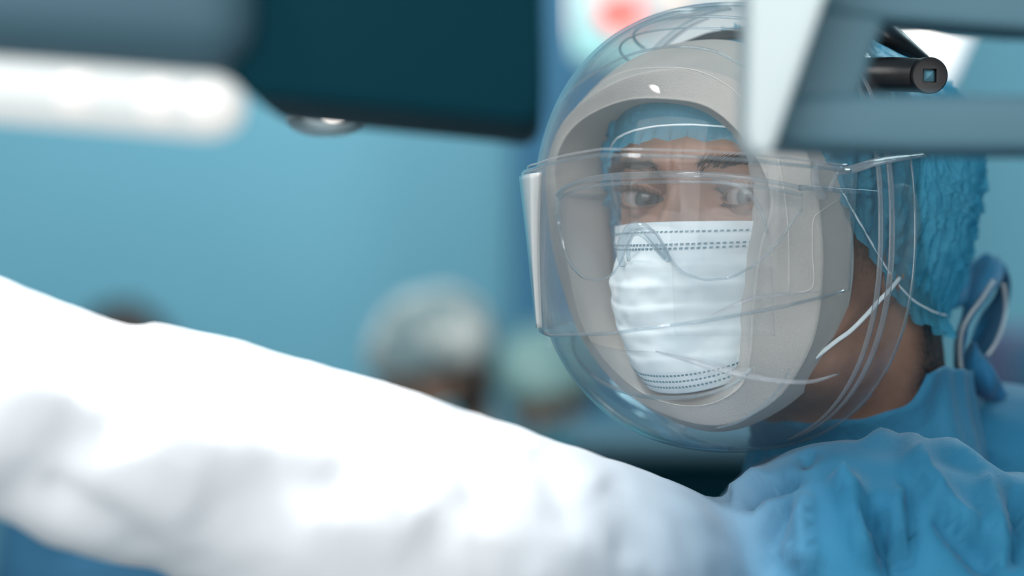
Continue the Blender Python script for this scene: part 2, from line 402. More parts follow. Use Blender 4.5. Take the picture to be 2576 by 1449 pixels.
# ------------------------------------------------------------------ the surgeon: head frame
YAW = math.radians(36); CY, SY = math.cos(YAW), math.sin(YAW)
O = Vector((0.1367, 1.345, 1.548))
def HL(a, f, u):
    """head millimetres (a towards the left ear, f forward, u up) to room"""
    return Vector((O.x + (CY * a - SY * f) * 0.001, O.y + (-SY * a - CY * f) * 0.001, O.z + u * 0.001))
def HLa(A, Fw, U):
    return np.stack([O.x + (CY * A - SY * Fw) * 0.001, O.y + (-SY * A - CY * Fw) * 0.001, O.z + U * 0.001], -1)
def head_local(co):
    d = (co - np.array(O)) * 1000
    return d[..., 0] * CY - d[..., 1] * SY, -d[..., 0] * SY - d[..., 1] * CY, d[..., 2]

prof = np.array([  # u, half width, centre f, front f, back f, shift a
    (-230, 76, -110, -36, -185, 22), (-200, 68, -104, -38, -168, 22), (-165, 62, -96, -33, -158, 21), (-138, 60, -86, -24, -148, 20),
    (-124, 59, -81, -20, -142, 18), (-116, 59, -76, -6, -139, 17), (-109, 60, -68, 22, -136, 15), (-103, 62, -58, 60, -135, 14), (-98, 65, -52, 74, -135, 13),
    (-85, 69, -42, 82, -135, 11), (-70, 71, -34, 84, -134, 9), (-50, 73, -22, 84, -128, 5), (-30, 74, -13, 83, -121, 2),
    (0, 75, -8, 83, -118, 0), (30, 76, -8, 84.5, -118, 0), (56, 73, -10, 79, -112, 0), (71, 66, -11, 69, -101, 0),
    (83, 52, -13, 54, -82, 0), (92, 34, -15, 28, -55, 0), (96.5, 12, -15, 2, -28, 0), (97.5, 0.5, -15, -13, -17, 0)], float)
def prof_at(u):
    out = []
    for k in range(1, 6): out.append(np.interp(u, prof[:, 0], prof[:, k]))
    return out
us = np.concatenate([np.linspace(-230, -125, 36), np.linspace(-123, -60, 48), np.linspace(-59, -22, 40), np.linspace(-21.6, 30, 130), np.linspace(31, 83, 50), 83 + 14.5 * np.sin(np.linspace(0.03, 1, 16) * PI / 2)])
raw = np.stack(prof_at(us), 1)
for _ in range(3):     # round off the interpolation corners
    k = 5; pad = np.pad(raw, ((k, k), (0, 0)), 'edge')
    uu = us; sm = raw.copy()
    for i in range(len(us)):
        wgt = np.exp(-((us - us[i]) / 5.0) ** 2); sm[i] = (wgt[:, None] * raw).sum(0) / wgt.sum()
    raw = np.where((us > 85)[:, None], raw, sm)
ph_f = np.concatenate([np.linspace(-180, -75, 40, endpoint=False), np.linspace(-75, 75, 330, endpoint=False), np.linspace(75, 180, 40, endpoint=False)])
PH = np.radians(ph_f)[None, :]; U = us[:, None] + 0 * PH
Wd, Cf, Fr, Bk, Sa = [raw[:, k][:, None] for k in range(5)]
A_ = Sa + Wd * np.sin(PH); cosp = np.cos(PH)
Fw = Cf + np.where(cosp > 0, (Fr - Cf) * np.abs(cosp) ** 0.9, -(Cf - Bk) * np.abs(cosp))
fm = np.clip(cosp * 2.2, 0, 1)     # front mask
def gau(x, s): return np.exp(-(x / s) ** 2)
ns = np.interp(U, [-60, -50, -46, -38, -24, -10, 0, 6, 22, 32, 45], [0, 3, 18, 31, 23, 15, 8.5, 6, 3.5, 1, 0])
nw = np.interp(U, [-60, -46, -38, -24, -10, 2, 10, 24, 40], [18, 17, 15, 11.5, 9.5, 8.5, 10, 17, 22])
Fw = Fw + fm * ns * np.exp(-np.abs(A_ / nw) ** 2.2)
for s in (-1, 1):
    e = A_ - 32 * s
    Fw = Fw - fm * 7.5 * gau(e, 19) * gau(U - 1, 12.5)
    Fw = Fw - fm * 8 * gau(A_ - 16 * s, 7.5) * gau(U - 2, 10)
    Fw = Fw + fm * 3.6 * gau(A_ - 28 * s, 20) * gau(U - 19, 7.0)
    Fw = Fw + fm * 4.0 * gau(A_ - 46 * s, 18) * gau(U + 27, 16)
    Fw = Fw - fm * 3.0 * gau(A_ - 64 * s, 12) * gau(U - 18, 22)
    Fw = Fw - fm * 1.2 * gau(A_ - 3.2 * s - 1, 1.6) * gau(U - 18, 9)     # frown lines
    # under-eye crease and lid fold
    ec = np.clip(1 - (e / 17) ** 2, 0, 1)
    low = -8.5 * np.sqrt(ec) - 1
    Fw = Fw - fm * 0.9 * gau(U - low, 1.1) * (ec > 0.05) * ec
    # lids over the eyeball
    R_ = 13.6; ef = 63.5
    rr = R_ ** 2 - e ** 2 - U ** 2
    lid = ef + np.sqrt(np.clip(rr, 0, None))
    wl = np.clip((13.0 - np.hypot(e * 0.86, U)) / 5.0, 0, 1); wl = wl * wl * (3 - 2 * wl) * (cosp > 0)
    Fw = np.where(rr > 0, np.maximum(Fw, Fw * (1 - wl) + lid * wl) * (wl > 0) + Fw * (wl <= 0), Fw)
    es = e * s
    skew = 0.8 * es / 14
    up = 3.9 * np.clip(1 - (e / 14.2) ** 2, 0, 1) ** 0.62 + skew + 0.2
    dn = -4.0 * np.clip(1 - (e / 14.2) ** 2, 0, 1) ** 0.75 + skew
    crease = up + 3.0
    Fw = Fw - fm * 1.3 * gau(U - crease, 0.8) * (np.abs(e) < 14) * np.clip(1 - (e / 15) ** 2, 0, 1)
    inside = np.minimum(up - U, U - dn)
    inside = np.where(np.abs(e) < 14.2, inside, -1)
    op = np.clip(inside / 0.7, 0, 1)
    op = op * (cosp > 0)
    Fw = Fw * (1 - op) + np.minimum(Fw, 60.0) * op
G = HLa(A_ + 0 * U, Fw, U)
nr, nc = G.shape[:2]
head_v = [Vector(v) for v in G.reshape(-1, 3)]
head_f = [q[::-1] for q in grid_faces(nr, nc, True)]
head_f.append(tuple((nr - 1) * nc + k for k in range(nc))[::-1]); head_f.append(tuple(range(nc)))
head_f = [tuple(q) for q in head_f]

# the near ear, mostly under the cap
ear_pts = []
def ear_data():
    parts = []
    c = [HL(76, -6, -48), HL(77, -2, -42), HL(77, 2, -30), HL(78, 2, -14), HL(79, -6, 2), HL(81, -18, 5), HL(82, -26, -2), HL(82, -28, -16), HL(80, -22, -32), HL(78, -12, -46)]
    parts.append(tube_data(c, 0.0036, 10, 6, True))
    rot = Matrix.Rotation(-YAW, 3, 'Z')
    parts.append(ell_data(HL(78.5, -5, -47), (0.0045, 0.0085, 0.0105), 20, 12, rot))
    parts.append(ell_data(HL(76, -12, -18), (0.005, 0.014, 0.022), 20, 12, rot))
    return join(parts)

# torso volumes (px, py, distance, radius in m): shared by the body (thinner) and the gown
def Q(px, py, d): return P(px, py, d)
limbs = [  # (p1, r1, p2, r2)
    (Q(2140, 1498, 1.27), .084, Q(2480, 1590, 1.27), .088),      # near shoulder
    (Q(2480, 1590, 1.27), .088, Q(2700, 1750, 1.28), .08),
    (Q(2420, 1285, 1.46), .082, Q(2660, 1340, 1.44), .084),     # upper back and trapezius
    (Q(2130, 1290, 1.43), .066, Q(2420, 1285, 1.46), .082),
    (Q(2050, 1420, 1.36), .066, Q(2000, 1620, 1.36), .090),      # front of the chest
    (Q(1960, 1560, 1.33), .072, Q(1760, 1640, 1.30), .080),     # far shoulder
    (Q(1760, 1640, 1.30), .080, Q(1480, 1545, 1.22), .079),      # upper arm reaching out
    (Q(1480, 1545, 1.22), .079, Q(1180, 1425, 1.16), .072),
    (Q(1180, 1425, 1.16), .072, Q(800, 1265, 1.11), .062),
    (Q(800, 1265, 1.11), .062, Q(520, 1160, 1.08), .056),
    (Q(520, 1160, 1.08), .056, Q(250, 1105, 1.05), .051),
    (Q(250, 1105, 1.05), .051, Q(-40, 985, 1.02), .046),
    (Q(-40, 985, 1.02), .046, Q(-420, 800, 0.99), .040),
]
TZ = Vector((0.27, 1.43, 1.15))
trunk = [
    (Vector((0.14, 1.40, 1.26)), .115, Vector((0.40, 1.38, 1.22)), .115),
    (Vector((0.18, 1.42, 1.10)), .13, Vector((0.34, 1.42, 1.10)), .13),
    (Vector((0.18, 1.42, 1.10)), .13, Vector((0.20, 1.43, 0.85)), .14),
    (Vector((0.34, 1.42, 1.10)), .13, Vector((0.33, 1.43, 0.85)), .14),
]
# the near arm hangs down and its forearm comes forward, below the frame
near_arm = [(Q(2480, 1640, 1.27), .07, Vector((0.36, 1.23, 1.08)), .055), (Vector((0.36, 1.23, 1.08)), .05, Vector((0.20, 1.08, 1.06)), .042)]
def caps(L, dr=0.0): return [capsule_data(a, r1 - dr, b, r2 - dr) for a, r1, b, r2 in L]

# body below the neck: torso, arms with hands, legs, feet
def hand(wrist, direction, side):
    """palm, four unequal bent fingers and a thumb"""
    t = Vector(direction).normalized(); s = t.cross(Vector((0, 0, 1))).normalized() * side; n = s.cross(t)
    parts = [capsule_data(wrist, .024, wrist + t * .05, .026, 12), capsule_data(wrist + t * .03 - s * .02, .015, wrist + t * .085 - s * .028, .012, 12), capsule_data(wrist + t * .03 + s * .02, .015, wrist + t * .085 + s * .028, .013, 12)]
    for k, L in enumerate((.058, .072, .078, .07)):
        b = wrist + t * .085 + s * (-.03 + .02 * k); m1 = b + t * L * .5 - n * .004 * side; m2 = m1 + (t * .85 - n * .5 * side).normalized() * L * .5
        parts.append(capsule_data(b, .0095, m1, .0085, 10)); parts.append(capsule_data(m1, .0085, m2, .007, 10))
    b = wrist + t * .03 + s * .025; m1 = b + (t * .6 + s).normalized() * .04; parts.append(capsule_data(b, .012, m1, .010, 10)); parts.append(capsule_data(m1, .010, m1 + (t + s * .3).normalized() * .03, .008, 10))
    return parts
body_parts = caps(limbs[:3], .022) + caps(limbs[3:], .027) + caps(trunk, .02) + caps(near_arm, .014)
body_parts.append(capsule_data(HL(20, -94, -150), .052, HL(16, -106, -260), .07))
body_parts += hand(Q(-420, 800, 0.99), (-0.9, -0.15, 0.25), 1) + hand(Vector((0.20, 1.08, 1.06)), (-0.9, -0.35, 0.0), 1)
for x in (0.17, 0.35):
    body_parts += [capsule_data((x, 1.43, 0.85), .085, (x, 1.42, 0.5), .06), capsule_data((x, 1.42, 0.5), .055, (x, 1.44, 0.1), .038), capsule_data((x, 1.47, 0.045), .042, (x - .05, 1.32, 0.034), .033)]
bv, bn, bf = remesh(body_parts, 0.008, 4)
off = len(head_v)
allv = head_v + [Vector(v) for v in bv]
allf = head_f + [tuple(i + off for i in q) for q in bf]
ev, ef_ = ear_data(); off = len(allv); allv += ev; allf += [tuple(i + off for i in q) for q in ef_]
surgeon = thing('person', 'surgeon in blue gown, hair cap and white mask, arm stretched out to the left', 'person', (0.26, 1.42, 0))
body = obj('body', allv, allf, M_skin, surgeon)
# hair_and_shade attribute: nape hairline, plus shade painted on cheek and neck
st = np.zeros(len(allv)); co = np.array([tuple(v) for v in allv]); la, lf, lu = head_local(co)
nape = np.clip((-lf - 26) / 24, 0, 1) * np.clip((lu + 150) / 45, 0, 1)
side_hair_shade = np.clip(1.6 - np.abs(lf - 12) / 22, 0, 1) * np.clip((lu + 75) / 60, 0, 1) * 0.85 * (np.abs(la) > 50)  # sideburn tone, deepened to paint the shade between foam and cap
st = np.clip(np.maximum(nape * 1.1, side_hair_shade), 0, 1)
ov = np.clip(1 - np.abs(lu + 95) / 28, 0, 1) * np.clip(lf / 60 + 0.9, 0, 1) * 0.25  # beard tone, with helmet shade on the neck painted in
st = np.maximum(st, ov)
at = body.data.attributes.new('hair_and_shade', 'FLOAT', 'POINT'); at.data.foreach_set('value', st)
head_bvh = BVHTree.FromPolygons(head_v, head_f)

def on(bvh, px, py):
    """the point and normal of a surface that the photograph shows at a pixel"""
    o = Vector((0, 0, CZ)); d = (P(px, py, 1.0) - o).normalized()
    h = bvh.ray_cast(o, d, 10); return (h[0], h[1]) if h[0] else (None, None)

# scalp hair under the cap
hv = []; rows = [i for i, u in enumerate(us) if u > -62]
Hn, Hc = [], None
sel = np.array(rows)
aH = A_ + 0 * U; 
cen_a = (Sa + 0 * PH)[sel]; cen_f = (Cf + 0 * PH)[sel]
gA = cen_a + (aH[sel] - cen_a) * 1.03; gF = cen_f + (Fw[sel] - cen_f) * 1.03; gU = U[sel] + 1.5 * np.clip((U[sel] - 60) / 40, 0, 1)
# hairline: high on the forehead, low on the nape
line = np.where(np.cos(PH) > 0, -25 + 78 * np.cos(PH) ** 0.5 * (np.cos(PH) > 0), -25 + 35 * np.cos(PH))
line = np.where(np.isnan(line), -25, line)
HG = HLa(gA, gF, gU); nrh, nch = HG.shape[:2]
ff = [q[::-1] for q in grid_faces(nrh, nch, True)]
keep = (gU > line + 0 * gU).reshape(-1)
ff = [q for q in ff if all(keep[i] for i in q)]
hair = obj('hair', HG.reshape(-1, 3), ff, M_hair, surgeon)

# eyes
for s in (-1, 1):
    c = HL(32 * s, 62.9, 0)
    V, F = ell_data((0, 0, 0), (.0125, .0125, .0125), 40, 24)
    V = [Vector((v.x, v.y, v.z)) for v in V]
    # a small bulge of the cornea towards local -Y
    V = [v * (1 + 0.07 * max(0, (-v.normalized().y - 0.9) / 0.1)) for v in V]
    me = bpy.data.meshes.new('eyeball'); me.from_pydata([tuple(v) for v in V], [], F); me.update()
    me.polygons.foreach_set('use_smooth', [True] * len(me.polygons)); me.materials.append(M_eye)
    eo = bpy.data.objects.new('eyeball', me); COL.objects.link(eo); eo.parent = surgeon
    eo.location = c - Vector(surgeon.location)
    d = (Vector((-0.05, 0, CZ)) - c).normalized()
    eo.rotation_euler = Vector((0, -1, 0)).rotation_difference(d).to_euler()

# eyebrows and lashes: tapered hairs
def strands(L, sides=3, seg=3):
    V = []; F = []
    for p, d, n, ln, r in L:
        t = d.normalized(); s = t.cross(n)
        s = s.normalized() if s.length > 1e-6 else t.orthogonal().normalized(); q = t.cross(s); b0 = len(V)
        for k in range(seg):
            f = k / seg; c = p + t * ln * f + n * ln * 0.18 * math.sin(f * PI)
            for j in range(sides):
                an = 2 * PI * j / sides; V.append(c + (s * math.cos(an) + q * math.sin(an)) * r * (1 - f * 0.7))
        V.append(p + t * ln)
        for k in range(seg - 1):
            for j in range(sides):
                F.append((b0 + k * sides + j, b0 + k * sides + (j + 1) % sides, b0 + (k + 1) * sides + (j + 1) % sides, b0 + (k + 1) * sides + j))
        for j in range(sides): F.append((b0 + (seg - 1) * sides + j, b0 + (seg - 1) * sides + (j + 1) % sides, b0 + seg * sides))
    return V, F
def face_pt(a, u):
    """drop a ray on the face from straight ahead"""
    h = head_bvh.ray_cast(HL(a, 200, u), (HL(a, 0, u) - HL(a, 200, u)).normalized(), 1)
    return h[0], h[1]
for s in (-1, 1):
    L = []
    for i in range(430):
        t = random.random(); a = s * (11 + 42 * t); mid = 13.3 + 5.5 * math.sin(min(t * 1.25, 1) * PI * .55) - 6.0 * max(0, t - .6)
        th = 5.2 * (1 - t) ** .5 * .8 + 1.3
        v = random.uniform(-1, 1) * th * .6
        p, n = face_pt(a, mid + v)
        if p is None: continue
        if n.dot(HL(0, 1, 0) - HL(0, 0, 0)) < 0: n = -n
        dirv = HL(s * (0.5 + t), 0, 1.1 - 1.3 * t - v * .12) - HL(0, 0, 0)
        dirv = Vector((0, 0, 0)) + dirv.normalized() + n * 0.12 + Vector((random.uniform(-.2, .2), 0, random.uniform(-.2, .2)))
        L.append((p - n * .0003, dirv, n, random.uniform(.006, .0095), .00022))
    obj('eyebrow', *strands(L), M_brow, surgeon)
    L = []
    for i in range(90):
        t = i / 89; e = -13 + 26 * t
        es = e * s
        up_ = 3.9 * max(0, 1 - (e / 14.2) ** 2) ** .62 + .8 * es / 14 + .2
        p = HL(32 * s + e, 63.5 + math.sqrt(max(0, 13.8 ** 2 - e * e - up_ ** 2)), up_ + .2)
        d = HL(e * .06, 1.0, .45) - HL(0, 0, 0)
        L.append((p, d + Vector((random.uniform(-.0002, .0002), 0, 0)), Vector((0, 0, 1)), random.uniform(.0055, .0085), .00018))
    for i in range(50):
        t = i / 49; e = -12 + 24 * t; es = e * s
        dn_ = -4.0 * max(0, 1 - (e / 14.2) ** 2) ** .75 + .8 * es / 14
        p = HL(32 * s + e, 63.3 + math.sqrt(max(0, 13.7 ** 2 - e * e - dn_ ** 2)), dn_ - .2)
        L.append((p, HL(e * .05, 1.0, -.5) - HL(0, 0, 0), Vector((0, 0, -1)), random.uniform(.003, .0045), .00014))
    obj('eyelashes', *strands(L), M_brow, surgeon)

# ------------------------------------------------------------------ surgical mask
def mask_point(s, v, lift=0.0):
    """s -1..1 from the far cheek to the near cheek, v 0..1 from top edge to chin"""
    th = s * math.radians(66)
    f0 = np.interp(v, [0, .12, .26, .38, .5, .62, .75, .87, .95, 1.0], [101, 110, 116, 115, 112, 109, 105, 101, 96, 90])
    Wm = np.interp(v, [0, .3, .6, .85, 1], [68, 66, 62, 54, 46])
    fb = np.interp(v, [0, .5, 1], [8, 4, 4])
    p_ = np.interp(v, [0, .2, .45, .7, 1], [1.5, 1.7, 1.35, 1.15, 1.0])
    a = Wm * math.sin(th); f = fb + (f0 - fb) * max(0, math.cos(th)) ** p_
    ut = -12.5 - 1.5 * math.cos(th) + 1.0 * s; ub = -103 + 24 * (abs(s) ** 2.2)
    u = ut + (ub - ut) * v
    W0, c0_, fr0, bk0, sa0 = [np.interp(u, us, raw[:, k]) for k in range(5)]
    q0 = max(0.0, 1 - ((a - sa0) / W0) ** 2)
    f = max(f, c0_ + (fr0 - c0_) * q0 ** .45 + 2.5 + (3.5 if v < .2 else 2) * math.exp(-((abs(a) - 44) / 18) ** 2))
    # three pleats, tilted, each a soft overlapping step
    q = v - 0.05 * s + .02 * math.sin(s * 5)
    pl = 0
    for c, amp in ((.36, 2.2), (.50, 2.2), (.64, 2.0), (.80, 1.4)):
        x = (q - c) / .03
        pl += amp * (1 / (1 + math.exp(-max(-30, min(30, x * 3)))) ) * math.exp(-max(0, x) * .28)
    pl *= (1 - .3 * abs(s))
    nz = noise.noise(Vector((s * 3.0, v * 5.0, 1.3))) * 1.6 + noise.noise(Vector((s * 7, v * 14, 4.3))) * .8
    k = pl + nz + lift
    return HL(a + k * math.sin(th), f + k * math.cos(th), u)
NS, NV = 180, 150
MG = np.array([[tuple(mask_point(-1 + 2 * i / NS, j / NV)) for i in range(NS + 1)] for j in range(NV + 1)])
mask = grid('surgical_mask', MG, M_mask, surgeon, mods=(('SOLIDIFY', dict(thickness=0.0008, offset=-1)),), flip=False)
mask['label'] = 'white pleated surgical mask with dashed seams'
def seam_row(v, s0, s1, n, lw=.0011):
    V = []; F = []
    for i in range(n):
        a = s0 + (s1 - s0) * i / n; b = a + (s1 - s0) / n * .55
        c = [Vector(mask_point(a, v - .005, 1.5)), Vector(mask_point(b, v - .005, 1.5)), Vector(mask_point(b, v + .006, 1.5)), Vector(mask_point(a, v + .006, 1.5))]
        d = [Vector(mask_point(a, v - .005, -.3)), Vector(mask_point(b, v - .005, -.3)), Vector(mask_point(b, v + .006, -.3)), Vector(mask_point(a, v + .006, -.3))]
        k = len(V); V += c + d
        F += [(k, k + 1, k + 2, k + 3)] + [(k + j, k + (j + 1) % 4, k + 4 + (j + 1) % 4, k + 4 + j) for j in range(4)]
    o = obj('seam', V, F, M_stitch, mask, False); o['kind'] = 'stuff'; return o
for v in (.055, .13, .155): seam_row(v, -.9, .92, 56)
for v in (.90, .935, .97): seam_row(v, -.8, .85, 50)
tube('ear_loop', [P(2050, 900, 1.268), P(2104, 858, 1.272), P(2140, 832, 1.274), P(2180, 792, 1.277), P(2212, 756, 1.281), P(2238, 730, 1.287), P(2262, 700, 1.305)], .0013, M_loop, mask, 8, 8)
tube('ear_loop', [HL(-60, 20, -80), HL(-72, 0, -60), HL(-80, -14, -40)], .0013, M_loop, mask, 8, 8)

# ------------------------------------------------------------------ bouffant cap
cf0, cu0 = -42.0, 20.0
Rf, Ra, Rup, Rdn = 133.0, 96.0, 80.0, 138.0
def cap_cut(ph):
    """height of the elastic around the head: brow in front, nape behind"""
    return sum(cap_cut0(math.cos(ph + k * .045)) for k in range(-5, 6)) / 11
def cap_cut0(c):
    return np.interp(c, [-1, -.5, 0, .32, .43, .52, .6, .75, 1], [-62, -62, -60, -47, -34, -16, 8, 30, 40])
NC, NT = 760, 240
CV = np.zeros((NT, NC, 3)); DEN = np.zeros((NT, NC))
for i in range(NC):
    ph = 2 * PI * i / NC; sp_, cp_ = math.sin(ph), math.cos(ph)
    uc = cap_cut(ph)
    # find the polar angle at which the puff meets the elastic
    thc = math.acos(max(-1, min(1, (uc - cu0) / (Rup if uc > cu0 else Rdn))))
    for j in range(NT):
        t = j / (NT - 1)
        if t < .9:
            tt = t / .9; th = thc * tt
            st_, ct_ = math.sin(th), math.cos(th)
            a = Ra * st_ * sp_; f = cf0 + Rf * st_ * cp_; u = cu0 + (Rup if ct_ > 0 else Rdn) * ct_
            # gather towards the elastic
            g = 1 - .05 * max(0, (tt - .8) / .2) ** 2
            q = Vector((a * .019, f * .019, u * .019))
            w1 = noise.noise(q * 1.2 + Vector((3, 1, 2)))
            q2 = Vector((a * .021 + w1 * .9, f * .021 - w1 * .6, u * .013 + w1 * .7))
            r1 = 1 - abs(noise.noise(q2 * 1.5)) * 2.3; r2 = 1 - abs(noise.noise(q2 * 3.3 + Vector((7, 2, 5)))) * 2.4
            r3 = 1 - abs(noise.noise(q2 * 7.0 + Vector((1, 9, 5)))) * 2.4
            gat = math.sin(ph * 62 + 2.2 * w1 + 3 * noise.noise(Vector((ph * 6, t * 3, 0)))) * max(0, (tt - .72) / .28) ** 1.5
            ridge = max(0, r1) ** 5 * .7 + max(0, r2) ** 5 * .55 + max(0, r3) ** 4 * .35
            k = 1 + (w1 * 3.0 + ridge * 4.2 + r3 * .5 + gat * 3.6) / 100.0
            front = max(0, cp_ - .5) * max(0, (tt - .5) * 2)
            CV[j, i] = HL(a * k * g, cf0 + (f - cf0) * (1 + (k - 1) * (1 - front * .5)) * g, cu0 + (u - cu0) * k)
            DEN[j, i] = .04 + ridge * 1.3 + .55 * math.exp(-((math.degrees(ph) - 62) / 22) ** 2) * max(0, min(1, (tt - .45) * 4)) + .35 * max(0, gat) + .20 * max(0, (tt - .6) / .4) + .35 * max(0, w1)
        else:
            tt = (t - .9) / .1; th = thc
            st_, ct_ = math.sin(th), math.cos(th)
            fr = math.sin(ph * 62 + 1.2 * math.sin(ph * 9)) * (0.8 + 4.6 * tt) + 1.0 * math.sin(ph * 23) * tt
            g = .95 + .045 * tt * (1 - max(0, math.cos(ph)) ** 2)
            a = Ra * st_ * sp_ * g; f = cf0 + Rf * st_ * cp_ * g; u = uc - 1.5 - (12.0 + 1.8 * math.cos(ph * 31)) * tt * (1 - .35 * max(0, math.cos(ph)))
            CV[j, i] = HL(a + sp_ * fr, f + cp_ * fr, u)
            DEN[j, i] = .02 + .85 * abs(math.sin(ph * 62 + 1.2 * math.sin(ph * 9))) ** 1.5 + (.4 if tt > .88 else 0)
la, lf, lu = head_local(CV)
W_, c_, fr_, bk_, sa_ = [np.interp(lu, us, raw[:, k]) for k in range(5)]
da = (la - sa_); df = lf - c_
rho = np.sqrt((da / W_) ** 2 + np.where(df > 0, df / (fr_ - c_), df / (c_ - bk_)) ** 2)
tj = np.linspace(0, 1, NT)[:, None]
need = 1.065 + .02 * np.clip((tj - .9) * 10, 0, 1)
k = np.where((lu < 90) & (rho < need), need / np.maximum(rho, .2), 1.0)
# the wavy frill keeps its waves
wav = np.where(tj > .9, 2.2 * np.sin(np.linspace(0, 2 * PI, NC, endpoint=False) * 62)[None, :] * (tj - .9) * 10, 0)
hyp = np.maximum(np.hypot(da, df), 1)
k = np.where(k > 1, k + np.clip(wav, -1.2, 3) / hyp, k)
CV = HLa(sa_ + da * k, c_ + df * k, lu)
cap = grid('hair_cap', CV, M_cap, surgeon, wrap_c=True)
cap['label'] = 'puffed translucent blue hair cap'
at = cap.data.attributes.new('density', 'FLOAT', 'POINT'); at.data.foreach_set('value', DEN.reshape(-1))
jj = int(.9 * (NT - 1)) + 1
tube('elastic', [Vector(CV[jj, i]) for i in range(0, NC, 2)], .0006, M_loop, cap, 6, 1, True)
cap_bvh = BVHTree.FromPolygons([Vector(v) for v in CV.reshape(-1, 3)], grid_faces(NT, NC, True))

# ------------------------------------------------------------------ gown
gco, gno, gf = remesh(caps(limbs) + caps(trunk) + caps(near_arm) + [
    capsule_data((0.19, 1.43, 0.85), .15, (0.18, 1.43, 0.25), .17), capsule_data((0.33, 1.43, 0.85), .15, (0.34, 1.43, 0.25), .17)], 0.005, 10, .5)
L = [
    ([(2039, 1139), (2014, 1180)], 12, -5), ([(1865, 1285), (1915, 1232), (2030, 1203)], 14, -9),
    ([(1940, 1180), (1880, 1230), (1835, 1262)], 22, 4),
    ([(2088, 1193), (2134, 1239), (2167, 1321), (2196, 1449)], 26, 9), ([(2145, 1255), (2200, 1320), (2245, 1400), (2275, 1470)], 26, -12),
    ([(2270, 1098), (2320, 1201), (2403, 1296), (2520, 1375)], 22, 7), ([(2286, 1195), (2297, 1305), (2305, 1460)], 16, -7),
    ([(2262, 1200), (2270, 1330), (2282, 1460)], 18, 5), ([(2340, 1260), (2420, 1350), (2500, 1460)], 24, -7),
    ([(2545, 1200), (2570, 1310), (2550, 1449)], 20, -8), ([(2455, 1300), (2490, 1400), (2500, 1460)], 18, -6), ([(2470, 1180), (2500, 1290), (2560, 1420)], 16, 4),
    ([(2134, 1094), (2217, 1082), (2295, 1090), (2403, 1122), (2590, 1200)], 11, -7),
    ([(2150, 1120), (2230, 1106), (2310, 1116), (2400, 1150), (2576, 1225)], 14, 5),
    ([(2400, 1010), (2330, 1040), (2290, 1075)], 9, 4), ([(2420, 1045), (2390, 1070), (2360, 1105)], 10, 4),
    ([(1990, 1240), (1940, 1330), (1960, 1449)], 24, -6), ([(2040, 1230), (2020, 1330), (2060, 1449)], 22, 6),
 ([(1900, 1360), (2000, 1400), (2060, 1449)], 20, 4),
    # the outstretched sleeve
    ([(225, 822), (300, 900), (320, 1000)], 20, -6), ([(445, 862), (520, 960), (560, 1100)], 22, -7), ([(330, 830), (400, 900), (430, 1000)], 50, 5),
    ([(-60, 1290), (60, 1240), (180, 1120), (240, 1060)], 50, -7), ([(90, 1220), (180, 1260), (320, 1350), (480, 1480)], 34, -9), ([(300, 1080), (380, 1200), (520, 1330)], 60, 7),
    ([(930, 995), (1000, 1100), (1060, 1300)], 26, -4), ([(1100, 1040), (1180, 1150), (1240, 1350)], 24, -5), ([(560, 1330), (660, 1250), (820, 1220), (1000, 1240)], 60, -4),
    ([(1330, 1110), (1400, 1200), (1460, 1380)], 30, -5), ([(1500, 1200), (1560, 1290), (1600, 1449)], 44, -3), ([(700, 1350), (900, 1320), (1100, 1370)], 60, 4),
    
]
gco = folds(gco, gno, L)
pv = np.array([noise.noise(Vector((x * 26, y * 26, z * 26))) + .5 * noise.noise(Vector((x * 60, y * 60, z * 60))) for x, y, z in gco.tolist()])
gco = gco + gno * (pv * .0016)[:, None]
gownpx = 1288 + gco[:, 0] / (K * gco[:, 1])
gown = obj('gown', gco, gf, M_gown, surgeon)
gown['label'] = 'loose blue surgical gown with lamp glare painted into the sleeve'
# painted lamp overexposure: blue cloth colour fades to white along the sleeve
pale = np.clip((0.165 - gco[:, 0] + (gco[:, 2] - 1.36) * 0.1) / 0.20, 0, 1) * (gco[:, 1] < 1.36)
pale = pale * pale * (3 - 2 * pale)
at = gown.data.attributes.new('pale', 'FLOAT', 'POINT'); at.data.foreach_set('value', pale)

# collar band round the neck
def ring_pt(ang, h, r):
    c = HL(18, -88, -119)
    x = math.cos(ang) * r; y = math.sin(ang) * r * .95
    return Vector((c.x + x * .001, c.y + y * .001, c.z + (x * .27 + y * -.26 + h) * .001))
CG = []
NR = 200
for j in range(30):
    t = j / 29; row = []
    for i in range(NR):
        an = 2 * PI * i / NR
        r = 64 + 18 * t ** 1.3 + 1.2 * math.sin(an * 7 + t * 2) * t + .8 * math.sin(an * 19) + 2.2 * noise.noise(Vector((math.cos(an) * 2, math.sin(an) * 2, t * 2)))
        low = 84 + 6 * math.cos(an - .5)
        row.append(tuple(ring_pt(an, 3 - low * t + 1.2 * math.sin(an * 5 + 1), r)))
    CG.append(row)
CG = np.array(CG)
la, lf, lu = head_local(CG)
W_, c_, fr_, bk_, sa_ = [np.interp(lu, us, raw[:, k]) for k in range(5)]
da = la - sa_; df = lf - c_
rho = np.sqrt((da / W_) ** 2 + np.where(df > 0, df / (fr_ - c_), df / (c_ - bk_)) ** 2)
k = np.where(rho < 1.05, 1.05 / np.maximum(rho, .3), 1.0); k = np.minimum(k, 1.25)
for _ in range(6): k = (np.roll(k, 1, 1) + np.roll(k, -1, 1) + 2 * k) / 4
CG = HLa(sa_ + da * k, c_ + df * k, lu)
collar = grid('collar', CG, M_yoke, gown, wrap_c=True, mods=(('SOLIDIFY', dict(thickness=0.0016, offset=1)),))

